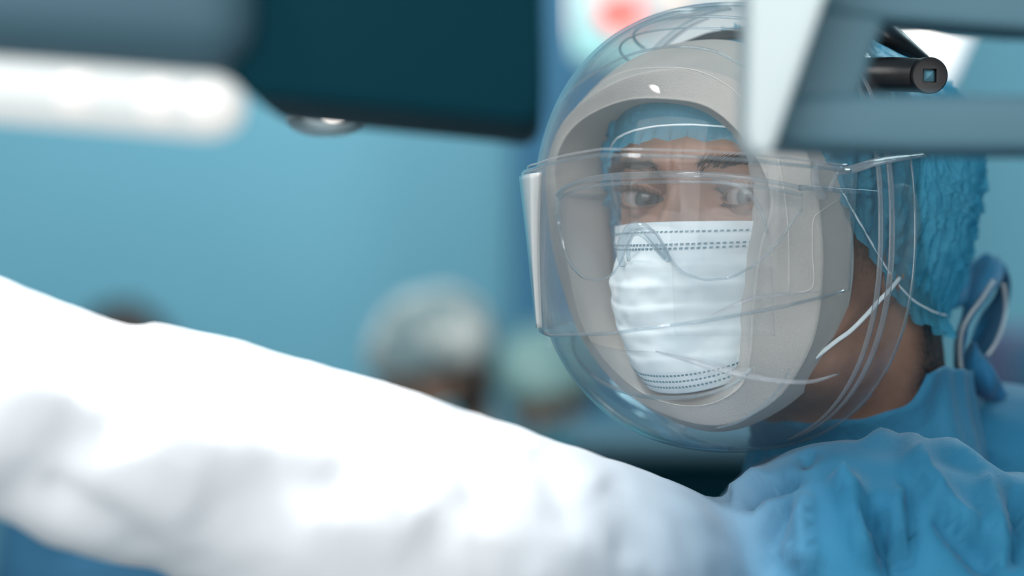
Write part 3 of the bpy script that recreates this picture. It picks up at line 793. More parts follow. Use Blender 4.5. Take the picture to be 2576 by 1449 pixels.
# looped ties knotted behind the neck
def sheet(name, left, right, m, parent, bulge=.01, n=8, k=14, thick=.0008, wob=.002):
    A = spline([P(*p) for p in left], n); B = spline([P(*p) for p in right], n)
    G = np.zeros((len(A), k + 1, 3))
    for i in range(len(A)):
        for j in range(k + 1):
            t = j / k; p = A[i] * (1 - t) + B[i] * t
            p = p + np.array((0, -bulge * math.sin(t * PI) + wob * math.sin(i * .35 + t * 7), 0)); G[i, j] = p
    return grid(name, G, m, parent, mods=(('SOLIDIFY', dict(thickness=thick)), ('SUBSURF', dict(levels=1, render_levels=1))))
s1 = sheet('tie_loop', [(2452, 668, 1.45), (2428, 730, 1.435), (2418, 800, 1.42), (2404, 860, 1.41), (2400, 920, 1.405), (2412, 970, 1.41), (2440, 1010, 1.42)],
           [(2510, 640, 1.455), (2524, 690, 1.44), (2494, 740, 1.41), (2450, 790, 1.40), (2428, 850, 1.395), (2420, 920, 1.395), (2450, 1010, 1.405)], M_tie, gown, .006)
sheet('tie_loop', [(2510, 640, 1.455), (2512, 690, 1.45), (2500, 740, 1.45), (2470, 790, 1.45), (2440, 850, 1.44), (2440, 910, 1.43), (2470, 950, 1.43)],
      [(2535, 672, 1.455), (2543, 700, 1.44), (2540, 760, 1.43), (2522, 820, 1.42), (2500, 870, 1.42), (2478, 905, 1.42), (2480, 950, 1.42)], M_tie, gown, -.008)
sheet('tie_end', [(2442, 862, 1.41), (2425, 900, 1.405), (2428, 950, 1.405), (2450, 985, 1.41), (2480, 1004, 1.42)],
      [(2446, 860, 1.41), (2480, 905, 1.40), (2508, 945, 1.40), (2524, 975, 1.405), (2526, 1006, 1.415)], M_tie, gown, .008)
sheet('tie_end', [(2500, 930, 1.43), (2520, 970, 1.43), (2560, 1010, 1.43), (2600, 1040, 1.43)], [(2496, 940, 1.43), (2520, 1000, 1.42), (2560, 1040, 1.42), (2600, 1070, 1.42)], M_tie, gown, .004)
tube('tie_strap', [P(2285, 770, 1.40), P(2360, 765, 1.41), (P(2420, 735, 1.43)), P(2462, 690, 1.45), P(2500, 650, 1.455)], [.006, .007, .008, .009, .006], M_tie, gown, 10, 8, flat=.3)
for pts in ([(2498, 705, 1.405), (2470, 750, 1.40), (2440, 790, 1.393), (2420, 830, 1.39), (2414, 880, 1.39), (2418, 930, 1.392), (2428, 965, 1.40)], [(2524, 715, 1.42), (2530, 760, 1.42), (2524, 810, 1.418), (2505, 860, 1.415), (2484, 892, 1.415)]):
    A = spline([P(*p) for p in pts], 16); zz = []
    for i, a in enumerate(A): zz.append(Vector(a) + Vector((.0012 * (1 if i % 2 else -1), -.001, 0)))
    tube('tie_stitching', zz, .0005, M_loop, gown, 5, 1)

# ------------------------------------------------------------------ safety glasses
glasses = thing('safety_glasses', 'clear wraparound safety glasses with a soft nose bridge, worn over the mask', 'glasses', HL(0, 80, 0))
def lens_pt(a, u, k=0):
    f = 116 - 30 * (abs(a) / 76) ** 2.3 - .0022 * (u + 10) ** 2 + k
    return HL(a, f, u)
def top_u(a): return 10.0 - 7.5 * (abs(a) / 76) ** 3.0
def bot_u(a):
    x = abs(a)
    return np.interp(x, [0, 5, 9, 13, 20, 32, 45, 57, 66, 72, 76], [-17, -17.5, -21, -30, -40, -44, -43, -36, -26, -15, -6])
def smooth_bot(a): return sum(bot_u(a + k) for k in (-3, -1.5, 0, 1.5, 3)) / 5
LG = np.array([[tuple(lens_pt(a, top_u(a) + (smooth_bot(a) - top_u(a)) * j / 24)) for a in np.linspace(-76, 76, 120)] for j in range(25)])
grid('lens', LG, M_lens, glasses, mods=(('SOLIDIFY', dict(thickness=.0018)),))
tube('brow_bar', [lens_pt(a, top_u(a) + .5, .6) for a in np.linspace(-76, 76, 24)], [.0010, .0016, .0019, .0019, .0016, .0010], M_thick, glasses, 10, 4)
tube('brow_bar', [lens_pt(a, top_u(a) - 3.2, -.4) for a in np.linspace(-74, 76, 24)], .0009, M_thick, glasses, 8, 4)
rimpts = [lens_pt(a, smooth_bot(a), 0) for a in np.linspace(-76, 76, 70)]
tube('lower_rim', rimpts, .0007, M_thick, glasses, 8, 2)
tube('near_rim', [HL(36, 108, 7), HL(46, 103, 5), HL(53, 99, 0), HL(57, 95, -9), HL(59, 92, -20)], .0011, M_thick, glasses, 8, 6)
for s in (-1, 1):
    tube('temple_arm', [lens_pt(75 * s, 3), HL(78 * s, 66, 3), HL(77.5 * s, 40, 3), HL(77 * s, 10, 3), HL(77 * s, -16, 2)], .0016, M_thick, glasses, 8, 6)
tube('nose_pad', [P(1566, 668, 1.262), P(1560, 640, 1.258), P(1566, 605, 1.252), P(1580, 578, 1.246), P(1600, 568, 1.241), P(1624, 576, 1.238), P(1645, 600, 1.238), P(1668, 632, 1.24), P(1682, 655, 1.243)],
     [.0016, .0019, .0022, .0022, .0024, .0025, .0026, .0028, .0018], M_thick, glasses, 12, 6)
tube('nose_pad', [P(1582, 655, 1.256), P(1580, 620, 1.250), P(1592, 592, 1.244), P(1612, 590, 1.240), P(1640, 615, 1.24), P(1672, 652, 1.243)], .0011, M_thick, glasses, 10, 6)

# ------------------------------------------------------------------ face shield helmet
helmet = thing('face_shield_helmet', 'clear full-face shield helmet with a thick grey foam liner around the face', 'helmet', HL(0, 20, 0))
loops = {
 'A': [(1700, 300, 1.32), (1790, 325, 1.30), (1850, 380, 1.29), (1890, 450, 1.275), (1893, 560, 1.27), (1872, 680, 1.27), (1855, 800, 1.27), (1845, 890, 1.275), (1815, 950, 1.28), (1745, 985, 1.29), (1665, 965, 1.30), (1600, 900, 1.32), (1562, 800, 1.345), (1545, 670, 1.36), (1533, 540, 1.365), (1540, 420, 1.365), (1575, 345, 1.35), (1630, 305, 1.335)],
 'B': [(1700, 252, 1.265), (1790, 275, 1.25), (1868, 345, 1.242), (1925, 440, 1.238), (1940, 520, 1.236), (1912, 625, 1.236), (1893, 770, 1.238), (1886, 890, 1.245), (1858, 975, 1.255), (1760, 1020, 1.268), (1640, 1000, 1.28), (1540, 925, 1.30), (1466, 815, 1.325), (1428, 660, 1.335), (1402, 520, 1.335), (1400, 400, 1.33), (1455, 310, 1.315), (1570, 255, 1.29)],
 'C': [(1700, 172, 1.262), (1830, 195, 1.25), (1950, 270, 1.245), (2030, 390, 1.243), (2064, 560, 1.243), (2066, 720, 1.245), (2042, 860, 1.25), (1975, 980, 1.26), (1890, 1045, 1.268), (1795, 1070, 1.275), (1680, 1045, 1.285), (1560, 975, 1.305), (1462, 850, 1.33), (1402, 680, 1.342), (1376, 520, 1.342), (1378, 400, 1.335), (1430, 290, 1.315), (1550, 205, 1.285)],
 'D': [(1720, 106, 1.30), (1880, 112, 1.29), (2010, 210, 1.285), (2098, 380, 1.28), (2140, 550, 1.28), (2146, 700, 1.28), (2112, 850, 1.285), (2035, 975, 1.29), (1920, 1056, 1.295), (1805, 1086, 1.295), (1690, 1058, 1.30), (1580, 985, 1.32), (1490, 850, 1.355), (1432, 680, 1.365), (1404, 520, 1.365), (1402, 400, 1.36), (1452, 270, 1.345), (1570, 160, 1.32)],
}
LP = {k: [P(*p) for p in v] for k, v in loops.items()}
nL = 18
def mixl(a, b, t): return [a[i].lerp(b[i], t) for i in range(nL)]
E = [(LP['A'][i] * .5 + LP['D'][i] * .5) + (HL(0, -12, 0) - HL(0, 0, 0)) for i in range(nL)]
order = [LP['A'], mixl(LP['A'], LP['B'], .85), LP['B'], mixl(LP['B'], LP['C'], .12), mixl(LP['B'], LP['C'], .5), mixl(LP['B'], LP['C'], .88), mixl(LP['C'], LP['D'], .02), mixl(LP['C'], LP['D'], .14), mixl(LP['C'], LP['D'], .9), mixl(LP['D'], E, .1), E]
rings = [spline(r, 14, True) for r in order]
FG = np.stack(rings, 1)    # around x across
full = []
for i in range(FG.shape[0]): full.append(spline(FG[i], 4, True))
FG = np.array(full)
foam = grid('foam_liner', FG, M_foam, helmet, wrap_c=True, wrap_r=True, flip=False)
foam['label'] = 'thick grey grained foam ring'
foam_bvh = BVHTree.FromPolygons([Vector(v) for v in FG.reshape(-1, 3)], grid_faces(*FG.shape[:2], True, True))
def strip_on(bvh, pts, r, name, m, parent, lift=.0006, flat=1.0, n=5, seg=6):
    A = spline(pts, n); L = []
    for x, y in A:
        p, nn = on(bvh, x, y)
        if p is None: continue
        if nn.y > 0: nn = -nn
        L.append(p + nn * lift)
    if len(L) > 2: return tube(name, L, r, m, parent, seg, 1, flat=flat)
# raised mould lines on the liner
M_foamline = mat('pale_mould_line', (0.66, 0.65, 0.62), 0.7)
for pts in ([(1958, 400), (1975, 500), (1984, 600), (1985, 740)], [(2112, 500), (2060, 535), (2045, 560), (2044, 640), (2044, 722), (1990, 738)],
            [(1500, 215), (1580, 178), (1680, 170), (1760, 180), (1830, 215), (1880, 260)]):
    strip_on(foam_bvh, pts, .00032, 'mould_line', M_foamline, foam, .0001)

HN = 2.35; SA, SF, SU, SCF, SCU = 101.0, 131.0, 121.0, 20.0, -15.0
def shell_pt(ph, tau, k=1.0, dk=0.0):
    s = abs(math.cos(tau)) ** (2 / HN); u = SU * math.copysign(abs(math.sin(tau)) ** (2 / HN), math.sin(tau))
    return HL((SA * k + dk) * s * math.sin(ph), SCF + (SF * k + dk) * s * math.cos(ph), SCU + u * (k if k < 1 else 1 + (k - 1)) + dk * math.sin(tau))
r_ = math.radians
SG = np.array([[tuple(shell_pt(r_(p), r_(t))) for p in np.linspace(-97, 95, 120)] for t in np.linspace(-88, 88, 110)])
grid('shell', SG, M_shell, helmet, mods=(('SOLIDIFY', dict(thickness=.0016, offset=1)),))
for ph, rr, m in ((95, .0007, M_thick), (-97, .0008, M_thick)):
    tube('rim', [shell_pt(r_(ph), r_(t)) for t in np.linspace(-88, 88, 60)], rr, m, helmet, 8, 2)
def band(name, ph0, ph1, t0, t1, k, m, parent, n=60, thick=.0008):
    G = np.array([[tuple(shell_pt(r_(ph0 + (ph1 - ph0) * j / 3), r_(t), k)) for j in range(4)] for t in np.linspace(t0, t1, n)])
    return grid(name, G, m, parent, mods=(('SOLIDIFY', dict(thickness=thick)),))
band('stiffening_rib', 79.5, 81.3, -70, 52, .985, M_rib, helmet)
band('stiffening_rib', 84.0, 86.2, -74, 55, .985, M_rib, helmet)
band('stiffening_rib', -100, -97, -70, 80, .985, M_rib, helmet)
# crown: nested arcs over the forehead
for k, t0, rr in ((.985, 66, .0008), (.965, 60, .0006)):
    tube('crown_rib', [shell_pt(r_(p), r_(t0 - 10 * (1 - math.cos(r_(p)))), k) for p in np.linspace(-88, 85, 60)], rr, M_thick, helmet, 8, 2)
tube('crown_rib', [P(1366, 420, 1.33), P(1378, 330, 1.32), P(1410, 255, 1.305), P(1470, 200, 1.285), P(1560, 148, 1.262), P(1640, 124, 1.25), P(1720, 118, 1.24), P(1800, 130, 1.235), P(1880, 172, 1.232)], .0007, M_thick, helmet, 8, 6)
# hinged visor
def visor_pt(ph, u, out=0.0):
    k = np.interp(u, [-75, 20], [.962, 1.058]); 
    return HL((SA * k + out) * math.sin(ph), SCF + (SF * k + out) * math.cos(ph), u)
def v_top(ph): return np.interp(math.degrees(ph), [-92, -60, -30, 0, 30, 68], [12, 13.5, 14, 19, 17, 11])
def v_bot(ph): return np.interp(math.degrees(ph), [-92, -60, -30, 0, 30, 50, 68], [-66, -70, -73, -71, -64, -57, -49])
phs = np.linspace(r_(-92), r_(68), 110)
VG = np.array([[tuple(visor_pt(p, v_top(p) + (v_bot(p) - v_top(p)) * j / 24, 0)) for p in phs] for j in range(25)])
visor = grid('visor', VG, M_shell2, helmet, mods=(('SOLIDIFY', dict(thickness=.002)),))
visor['label'] = 'clear hinged visor panel'
tube('edge', [visor_pt(p, v_top(p), .5) for p in phs[::3]], .0010, M_thick, visor, 8, 2)
tube('edge', [visor_pt(p, v_bot(p), .5) for p in phs[::3]], .0009, M_thick, visor, 8, 2)
tube('edge', [visor_pt(p, v_top(p) + 3.0, -2) for p in phs[::3]], .0006, M_rib, visor, 8, 2)
TG = np.array([[tuple(visor_pt(r_(-60 + 36 * j / 6 * (1 - .45 * i / 30)), 12 - 81 * i / 30, .8)) for j in range(7)] for i in range(31)])  # added strip that imitates the bright reflection along the visor edge
sp2 = grid('glare_strip', TG, M_glare, visor, mods=(('SOLIDIFY', dict(thickness=.0025)),)); sp2['label'] = 'white strip standing in for a reflection on the visor edge'
# added hazy sheet behind the visor, imitating a pale reflected panel
IG = np.array([[tuple(visor_pt(r_(19 + (26 + i * .15) * j / 20), 10 - 82 * i / 20, -6)) for j in range(21)] for i in range(21)])
grid('glare_panel', IG, clear('glare_panel_haze', haze=0.045), visor, mods=(('SOLIDIFY', dict(thickness=.0012)),))
# pivot bracket and arm at the near temple
br = tube('pivot_bracket', [P(2118, 426, 1.232), P(2080, 420, 1.228), P(2058, 416, 1.226), P(2049, 432, 1.226), P(2052, 462, 1.226), P(2064, 490, 1.228), P(2076, 500, 1.229)], [.0018, .0018, .0020, .0022, .0026, .0028, .0016], M_rib, helmet, 10, 6, flat=.6)
tube('pivot_bracket', [P(2112, 428, 1.232), P(2098, 452, 1.23), P(2086, 480, 1.229)], .0015, M_rib, helmet, 10, 6, flat=.6)
tube('temple_strut', [P(2104, 432, 1.232), P(2150, 424, 1.238), P(2200, 408, 1.25), P(2260, 396, 1.27), P(2330, 385, 1.30)], [.0024, .0030, .0030, .0030, .0028], M_rib, helmet, 8, 6, flat=.4)
# far-side hinge
tube('far_hinge', [P(1356, 735, 1.37), P(1362, 790, 1.365), P(1378, 840, 1.36), P(1400, 868, 1.355), P(1432, 876, 1.345), P(1442, 850, 1.34)], [.0015, .003, .0035, .0035, .0025, .001], M_shell2, helmet, 10, 6)
# chin guard: nested bowls below the visor
ch = [(1438, 838, 1.345), (1446, 890, 1.335), (1478, 935, 1.315), (1520, 965, 1.29), (1580, 988, 1.26), (1650, 1000, 1.235), (1720, 1000, 1.222), (1790, 988, 1.215), (1850, 962, 1.212), (1892, 925, 1.212)]
tube('chin_rib', [P(*p) for p in ch], .0011, M_thick, helmet, 10, 6)
up_ = [(1436, 832, 1.345), (1470, 850, 1.325), (1510, 868, 1.30), (1570, 880, 1.265), (1640, 884, 1.235), (1720, 892, 1.222), (1790, 908, 1.215), (1850, 925, 1.212), (1880, 925, 1.212), (1895, 920, 1.212)]
GA = spline([P(*p) for p in ch], 6); GB = spline([P(*p) for p in up_], 6)
CGd = np.stack([GA * (1 - t) + GB * t + np.array((0, -.004 * math.sin(t * PI), 0)) for t in np.linspace(0, 1, 10)], 0)
grid('chin_guard', CGd, M_shell2, helmet, mods=(('SOLIDIFY', dict(thickness=.0012)),))
tube('chin_rib', [P(1650, 884, 1.235), P(1730, 905, 1.222), P(1800, 925, 1.216), P(1880, 945, 1.212), P(1960, 958, 1.212), P(2040, 960, 1.218), P(2110, 940, 1.235)], [.0005, .0016, .0022, .0022, .0016, .0011, .0005], M_rib, helmet, 10, 6, flat=.5)
tube('chin_rib', [P(1800, 1078, 1.25), P(1860, 1060, 1.24), P(1920, 1020, 1.232), P(1965, 970, 1.226), P(1985, 930, 1.222)], [.0004, .0008, .0009, .0007, .0004], M_thick, helmet, 8, 6)
WG = spline([P(1790, 792, 1.214), P(1840, 770, 1.212), P(1900, 748, 1.212), P(1980, 740, 1.216), P(2060, 735, 1.224)], 8)
tube('fold_line', WG, [.0003, .0014, .0016, .0012, .0004], M_rib, visor, 8, 1, flat=.4)

# ------------------------------------------------------------------ headlamp on the temple
hl = thing('headlamp', 'black cylindrical headlamp with a square glass window, clipped at the side of the head', 'headlamp', P(2290, 190, 1.27))
c0, c1 = P(2150, 180, 1.29), P(2335, 190, 1.262)
tube('body', [P(2150, 186, 1.285), P(2240, 187, 1.278), P(2322, 190, 1.268)], [.0088, .0092, .0090], M_black, hl, 32, 8)
ax = (Vector((0, 0, CZ)) - c1).normalized(); ax = (ax + Vector((.25, 0, 0))).normalized()
s_ = ax.cross(Vector((0, 0, 1))).normalized(); u_ = s_.cross(ax)
# end disc with a square recess, the glass pyramid sits in it
V = []; F = []; n = 48; R = .0096; q = .0036
def disc_ring(r, z, sq=False):
    o = len(V)
    for k in range(n):
        an = 2 * PI * k / n + PI / 4
        if sq:
            c_, s2 = math.cos(an), math.sin(an); m_ = max(abs(c_), abs(s2)); v = (c_ / m_ * r, s2 / m_ * r)
        else: v = (math.cos(an) * r, math.sin(an) * r)
        V.append(c1 + s_ * v[0] + u_ * v[1] + ax * z)
    return o
rr = [disc_ring(R * .9, -.006), disc_ring(R, -.004), disc_ring(R, .0030), disc_ring(R * .93, .0038), disc_ring(R * .62, .0034), disc_ring(q, .0034, True), disc_ring(q, -.0005, True)]
for a, b in zip(rr, rr[1:]):
    for k in range(n): F.append((a + k, a + (k + 1) % n, b + (k + 1) % n, b + k))
F.append(tuple(rr[0] + k for k in range(n))[::-1]); F.append(tuple(rr[-1] + k for k in range(n)))
obj('end_cap', V, F, M_black, hl, True, (('EDGE_SPLIT', dict(split_angle=.6)),))
cc = c1 - s_ * .0004
pv_ = [cc + s_ * q * .8 * a + u_ * q * .85 * b + ax * .0002 for a, b in ((-1, -1), (1, -1), (1, 1), (-1, 1))] + [cc + ax * .0026]
obj('glass_window', pv_, [(0, 1, 4), (1, 2, 4), (2, 3, 4), (3, 0, 4)], M_prism, hl, False)
tube('strap', [P(2330, 150, 1.30), P(2270, 110, 1.29), P(2225, 80, 1.285), P(2180, 60, 1.285), P(2100, 70, 1.285)], [.004, .008, .010, .009, .006], M_black, hl, 12, 8, flat=.6)

# ------------------------------------------------------------------ people far behind, out of focus
M_bskin = mat('far_skin', (0.35, 0.2, 0.14), 0.6); noisy(M_bskin, 20, (0.3, 0.17, 0.12), (0.4, 0.24, 0.17))
M_bteal = gown_mat('teal_scrub_cloth', (0.05, 0.36, 0.46), (0.08, 0.44, 0.54))
M_bnavy = gown_mat('navy_scrub_cloth', (0.02, 0.10, 0.19), (0.03, 0.14, 0.25))
M_bcapw = mat('grey_cap_painted_highlights', (0.55, 0.56, 0.53), 0.8); noisy(M_bcapw, 12, (0.10, 0.15, 0.16), (0.55, 0.56, 0.53), 2, .5, .72); bump(M_bcapw, 30, .4, .004)  # dark grey cap; pale patches are a lamp highlight put into the colour
M_bcapg = mat('grey_green_cap_cloth', (0.17, 0.30, 0.31), 0.8); noisy(M_bcapg, 14, (0.08, 0.18, 0.19), (0.20, 0.31, 0.29)); bump(M_bcapg, 30, .4, .004)
M_bmask = mat('teal_mask_cloth', (0.12, 0.42, 0.52), 0.8); bump(M_bmask, 80, .3, .002)
def far_person(label, head, yaw, look_down, scrub, capm, maskm, hairm, cap_drop=0.0, group=None):
    """a standing figure: head centre, the way it faces (degrees from the camera, positive to the left), how far it bows"""
    x, y, z = head; R = Matrix.Rotation(-math.radians(yaw), 3, 'Z') @ Matrix.Rotation(math.radians(look_down), 3, 'X')
    H = Vector(head)
    def L(a, f, u): return H + R @ Vector((a * .001, -f * .001, u * .001))
    R0 = Matrix.Rotation(-math.radians(yaw), 3, 'Z')
    def T(a, f, zz): return Vector((x, y, 0)) + R0 @ Vector((a, -f, 0)) + Vector((0, 0, zz))
    t = thing('person', label, 'person', (x, y, 0), group)
    lean = .07 if look_down > 20 else .02
    sh = z - .30
    parts = [ell_data(H, (.073, .092, .108), 24, 16, R), capsule_data(L(0, 22, -55), .055, L(0, 40, -80), .038), capsule_data(L(0, -35, -60), .055, T(0, -lean, sh + .06), .06),
             capsule_data(L(0, 92, 0), .010, L(0, 104, -30), .014, 10), capsule_data(L(76, -5, 5), .012, L(76, -8, -22), .010, 10), capsule_data(L(-76, -5, 5), .012, L(-76, -8, -22), .010, 10)]
    parts += [capsule_data(T(-.15, -lean, sh), .062, T(.15, -lean, sh), .062), capsule_data(T(-.08, -lean, sh - .15), .12, T(.08, -lean, sh - .15), .12), capsule_data(T(-.07, -.03, sh - .38), .12, T(.07, -.03, sh - .38), .12), capsule_data(T(0, -lean, sh - .1), .12, T(0, -.03, sh - .45), .13)]
    hip = sh - .52
    for s in (-1, 1):
        parts += [capsule_data(T(s * .08, -.03, hip), .095, T(s * .09, -.02, hip * .52), .062), capsule_data(T(s * .09, -.02, hip * .52), .058, T(s * .09, -.03, .09), .04), capsule_data(T(s * .09, -.06, .045), .042, T(s * .10, .09, .032), .03)]
        el = T(s * .24, .02, sh - .30); wr = T(s * .13, .24, sh - .46)
        parts += [capsule_data(T(s * .18, -lean, sh - .01), .055, el, .042), capsule_data(el, .042, wr, .028)] + hand(wr, R0 @ Vector((-s * .3, -1, -.15)), s)
    v, n_, f = remesh(parts, .009, 4); obj('body', v, f, M_bskin, t)
    for s in (-1, 1):
        ellipsoid('eye', L(30 * s, 82, 5), (.012, .012, .012), M_eye, t, 16, 10)
        tube('eyebrow', [L(14 * s, 93, 20), L(30 * s, 90, 24), L(46 * s, 76, 19)], .003, M_brow, t, 6, 3)
    g = [capsule_data(T(-.16, -lean, sh), .075, T(.16, -lean, sh), .075), capsule_data(T(-.09, -lean, sh - .15), .14, T(.09, -lean, sh - .15), .14), capsule_data(T(-.08, -.03, sh - .4), .14, T(.08, -.03, sh - .4), .14), capsule_data(T(-.07, -.03, sh - .4), .145, T(-.08, -.03, .3), .15), capsule_data(T(.07, -.03, sh - .4), .145, T(.08, -.03, .3), .15)]
    for s in (-1, 1):
        el = T(s * .24, .02, sh - .30); wr = T(s * .15, .20, sh - .445); g += [capsule_data(T(s * .18, -lean, sh - .01), .07, el, .058), capsule_data(el, .058, wr, .045)]
    v, n_, f = remesh(g, .011, 5)
    v = v + n_ * np.array([noise.noise(Vector(p) * 14) * .008 + .008 for p in v.tolist()])[:, None]
    obj('scrubs', v, f, scrub, t)
    # mask over nose and chin
    MGd = np.array([[tuple(L(80 * math.sin(a), (20 + (108 - 8 * v) * math.cos(a) ** .7 * .86) if math.cos(a) > 0 else 20, -12 - 88 * v)) for a in np.linspace(-1.3, 1.3, 30)] for v in np.linspace(0, 1, 14)])
    grid('surgical_mask', MGd, maskm, t, mods=(('SOLIDIFY', dict(thickness=.002)),))
    # hair at the nape, puffed cap
    V, F = ell_data(L(0, -16, -8), (.080, .092, .098), 28, 18, R); loc = [(R.transposed() @ (p - H)) for p in V]
    F = [q for q in F if all(loc[i].y > -.055 for i in q)]
    obj('hair', V, F, hairm, t)
    V, F = ell_data(L(0, -18, 30 - cap_drop), (.095, .118, .095), 48, 30, R)
    V2 = []
    for p in V:
        d = p - L(0, -18, 20); V2.append(p + d * .10 * noise.noise(p * 16))
    loc = [(R.transposed() @ (p - H)) for p in V2]
    F = [q for q in F if all(loc[i].z > .012 - cap_drop * .001 - (loc[i].y) * .35 for i in q)]
    obj('hair_cap', V2, F, capm, t, True, (('SOLIDIFY', dict(thickness=.002)),))
    return t
far_person('blurred colleague with a dark grey cap with painted highlights and bowed head, left of the surgeon', tuple(P(1085, 945, 3.7)), 40, 30, M_bteal, M_bcapw, M_bmask, M_hair)
far_person('blurred colleague in a grey-green cap directly left of the helmet, head bent', tuple(P(1375, 985, 4.45)), 20, 30, M_bteal, M_bcapg, M_bmask, M_hair, 10)
far_person('blurred dark-haired person far back above the outstretched sleeve, navy scrubs', tuple(P(318, 930, 4.7)), -20, 20, M_bnavy, M_hair, M_bmask, M_hair, 0)

# dark trolley between the colleagues and the surgeon
t = thing('equipment_trolley', "blurred dark equipment trolley low behind the surgeon's arm", 'trolley', (0.4, 3.1, 0))
b0 = P(1640, 1130, 3.1); 
box('cabinet', .10, .72, 2.9, 3.3, .25, b0.z, M_dark, t, .03)
box('top', .07, .75, 2.87, 3.33, b0.z, b0.z + .03, M_bluegrey, t, .012)
for k in range(3): box('drawer', .13, .69, 2.875, 2.9, .32 + k * .28, .56 + k * .28, M_wall2, t, .01)
for x in (.14, .68):
    for y in (2.95, 3.25):
        ellipsoid('wheel', (x, y, .05), (.02, .05, .05), M_black, t, 16, 10); box('leg', x - .015, x + .015, y - .015, y + .015, .05, .26, M_bluegrey, t, .004)
# purple-grey box at the far right
t = thing('monitor_box', 'small blurred purple-grey device on a stand at the right edge, behind the gown', 'device', (P(2560, 900, 3.6).x, 3.6, 0))
M_purp = mat('purple_grey_plastic', (0.075, 0.09, 0.17), 0.5); bump(M_purp, 20, .05)
c = P(2565, 910, 3.6)
box('casing', c.x - .05, c.x + .25, 3.5, 3.7, c.z - .06, c.z + .05, M_purp, t, .02)
box('screen', c.x - .03, c.x + .22, 3.495, 3.502, c.z - .045, c.z + .035, M_wall2, t, .003)
tube('pole', [(c.x + .1, 3.6, .03), (c.x + .1, 3.6, c.z - .05)], .015, M_bluegrey, t, 12, 2)
tube('base', [(c.x + .1, 3.6, 0.0), (c.x + .1, 3.6, .015), (c.x + .1, 3.6, .03)], [.2, .2, .05], M_dark, t, 24, 2)

# ------------------------------------------------------------------ background fixtures
M_panelw = mat('white_panel', (0.6, 0.64, 0.65), 0.5, emit=(0.95, 1, 1), estr=0.1)
M_red = mat('red_indicator', (0.8, 0.1, 0.08), 0.5, emit=(1.0, 0.16, 0.15), estr=1.0)
M_cy = mat('cyan_screen', (0.3, 0.6, 0.6), 0.5, emit=(0.4, 0.75, 0.75), estr=0.4)
M_peach = mat('warm_indicator', (0.8, 0.6, 0.5), 0.5, emit=(1, 0.8, 0.68), estr=0.7)
D = 3.3
t = thing('ceiling_monitor', 'blurred white hanging control unit with a red light, above and behind the helmet', 'monitor', P(1660, 0, D))
prism('casing', [(1425, -260), (1428, 60), (1440, 110), (1470, 150), (1520, 170), (1840, 170), (1900, 150), (1925, 110), (1930, -260)], D, D + .12, M_panelw, t, .015)
p = P(1560, 35, D); ellipsoid('red_light', (p.x, D - .004, p.z), (.030, .012, .028), M_red, t)
p = P(1575, 75, D); ellipsoid('warm_light', (p.x, D - .004, p.z), (.014, .008, .010), M_peach, t)
p = P(1700, -5, D); ellipsoid('warm_light', (p.x, D - .004, p.z), (.018, .01, .012), M_peach, t)
p = P(1520, 120, D); box('display', p.x - .04, p.x + .05, D - .006, D + .004, p.z - .018, p.z + .022, M_cy, t, .004)
p = P(1478, 20, D); box('display', p.x - .012, p.x + .012, D - .006, D + .004, p.z - .05, p.z + .02, M_cy, t, .004)
for xx in (1510, 1850):
    p = P(xx, -250, D + .06); tube('hanger', [(p.x, D + .06, p.z - .05), (p.x, D + .06, RZ1)], .02, M_handle, t, 12, 2)
D = 3.0
M_clight = mat('ceiling_lamp_face', (0.9, 0.9, 0.9), 0.5, emit=(0.98, 0.98, 1.0), estr=0.9)
t = thing('theatre_lamp', 'blurred bright white theatre lamp panel in the top right, above the headlamp', 'lamp', P(2330, 100, D))
prism('face', [(2120, 30), (2235, 40), (2450, 66), (2395, 190), (2350, 250), (2140, 250)], D, D + .06, M_clight, t, .01)
p = P(2322, 75, D); ellipsoid('bulb', (p.x, D - .005, p.z), (.018, .02, .018), M_bulb, t)
p = P(2280, 30, D + .05); tube('hanger', [(p.x, D + .05, p.z), (p.x, D + .05, RZ1)], .018, M_handle, t, 12, 2)

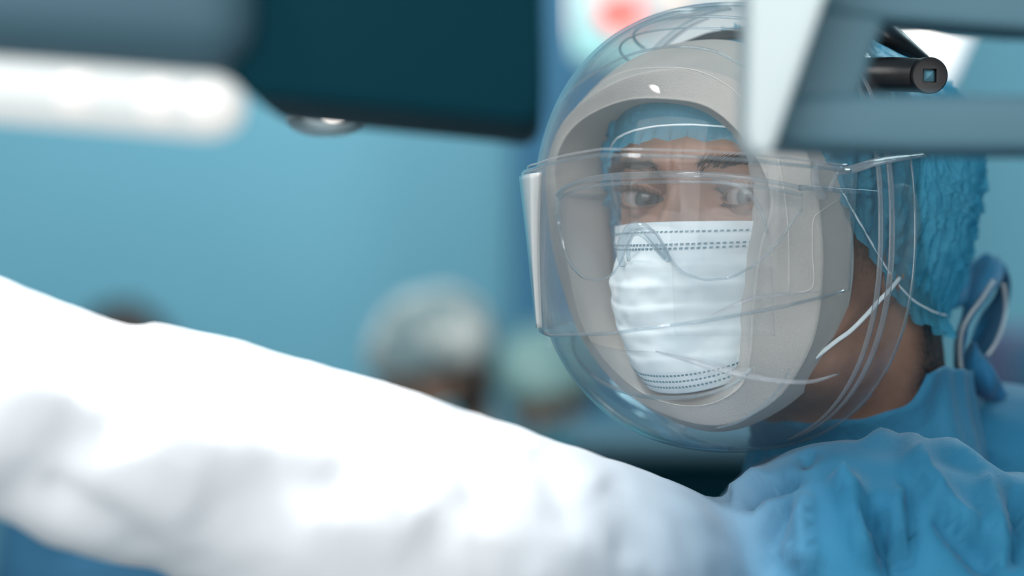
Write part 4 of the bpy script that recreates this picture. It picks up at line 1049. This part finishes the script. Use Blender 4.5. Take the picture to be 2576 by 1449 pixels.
# ------------------------------------------------------------------ foreground equipment
D = .97
t = thing('equipment_bracket', 'blue-grey metal equipment bracket with a pale upright handle, blurred in the right foreground', 'bracket', P(2300, 200, D))
prism('handle', [(1893, -330), (1878, 330), (1886, 372), (1918, 392), (1948, 374), (1962, 330), (2098, -60), (2180, -330)], D - .02, D + .02, M_handle, t, .006)
prism('upper_bar', [(2075, -330), (3000, -300), (3000, 88), (2576, 78), (2225, 52), (2040, 30)], D + .01, D + .05, M_bluegrey, t, .004)
prism('post', [(2085, -60), (2235, 40), (2205, 120), (2165, 245), (2150, 300), (1955, 300), (1985, 215)], D + .012, D + .048, M_bluegrey, t, .004)
prism('lower_bar', [(1955, 240), (2160, 234), (2600, 238), (3000, 240), (3000, 384), (2300, 382), (1960, 370), (1935, 300)], D + .005, D + .055, M_bluegrey, t, .009)
prism('upright', [(2900, -1200), (3100, -1200), (3100, 384), (2900, 384)], D + .01, D + .05, M_bluegrey, t, .006)
D = .86
t = thing('surgical_lamp', 'blurred dark teal lamp head with a glowing white light bar, upper left foreground', 'lamp', P(700, 0, D))
prism('housing', [(565, -420), (1330, -420), (1362, -300), (1372, 180), (1368, 285), (1335, 318), (1250, 308), (640, 248), (575, 200)], D, D + .12, M_dark, t, .012)
prism('arm', [(-800, -420), (640, -420), (640, 190), (0, 140), (-800, 80)], D - .015, D + .05, M_slate, t, .02)
tube('light_bar', [P(-500, 180, D), P(-100, 218, D), P(220, 243, D), P(470, 264, D), P(530, 268, D), P(560, 270, D), P(588, 272, D), P(608, 273, D), P(620, 274, D)], [.0118, .0118, .0118, .0118, .0118, .0108, .0088, .006, .001], M_led, t, 24, 4)
for x in (-60, 205, 410, 530):
    p = P(x, 243 + (x - 220) * .085, D)
    ellipsoid('lens', p + Vector((0, -.006, -.0)), (.010, .008, .0085), M_ledhot, t)
p = P(822, 300, 1.12)
t2 = thing('spot_fitting', 'small bowl-shaped spotlight with a bright bulb, just under the dark lamp head', 'lamp', p)
V = []; 
for j in range(10):
    th = PI / 2 * (j / 9)
    for k in range(36):
        an = 2 * PI * k / 36; V.append(p + Vector((math.cos(an) * .0185 * math.cos(th * .96), math.sin(an) * .0185 * math.cos(th * .96), -.0075 * math.sin(th))))
obj('bowl', V, grid_faces(10, 36, True), M_chrome, t2, True, (('SOLIDIFY', dict(thickness=.0006)),))
ellipsoid('bulb', P(840, 304, 1.092), (.0058, .004, .0022), M_bulb, t2)
tube('stem', [p, p + Vector((0, .0, .01)), p + Vector((0, 0, .1))], .005, M_dark, t2, 10, 2)
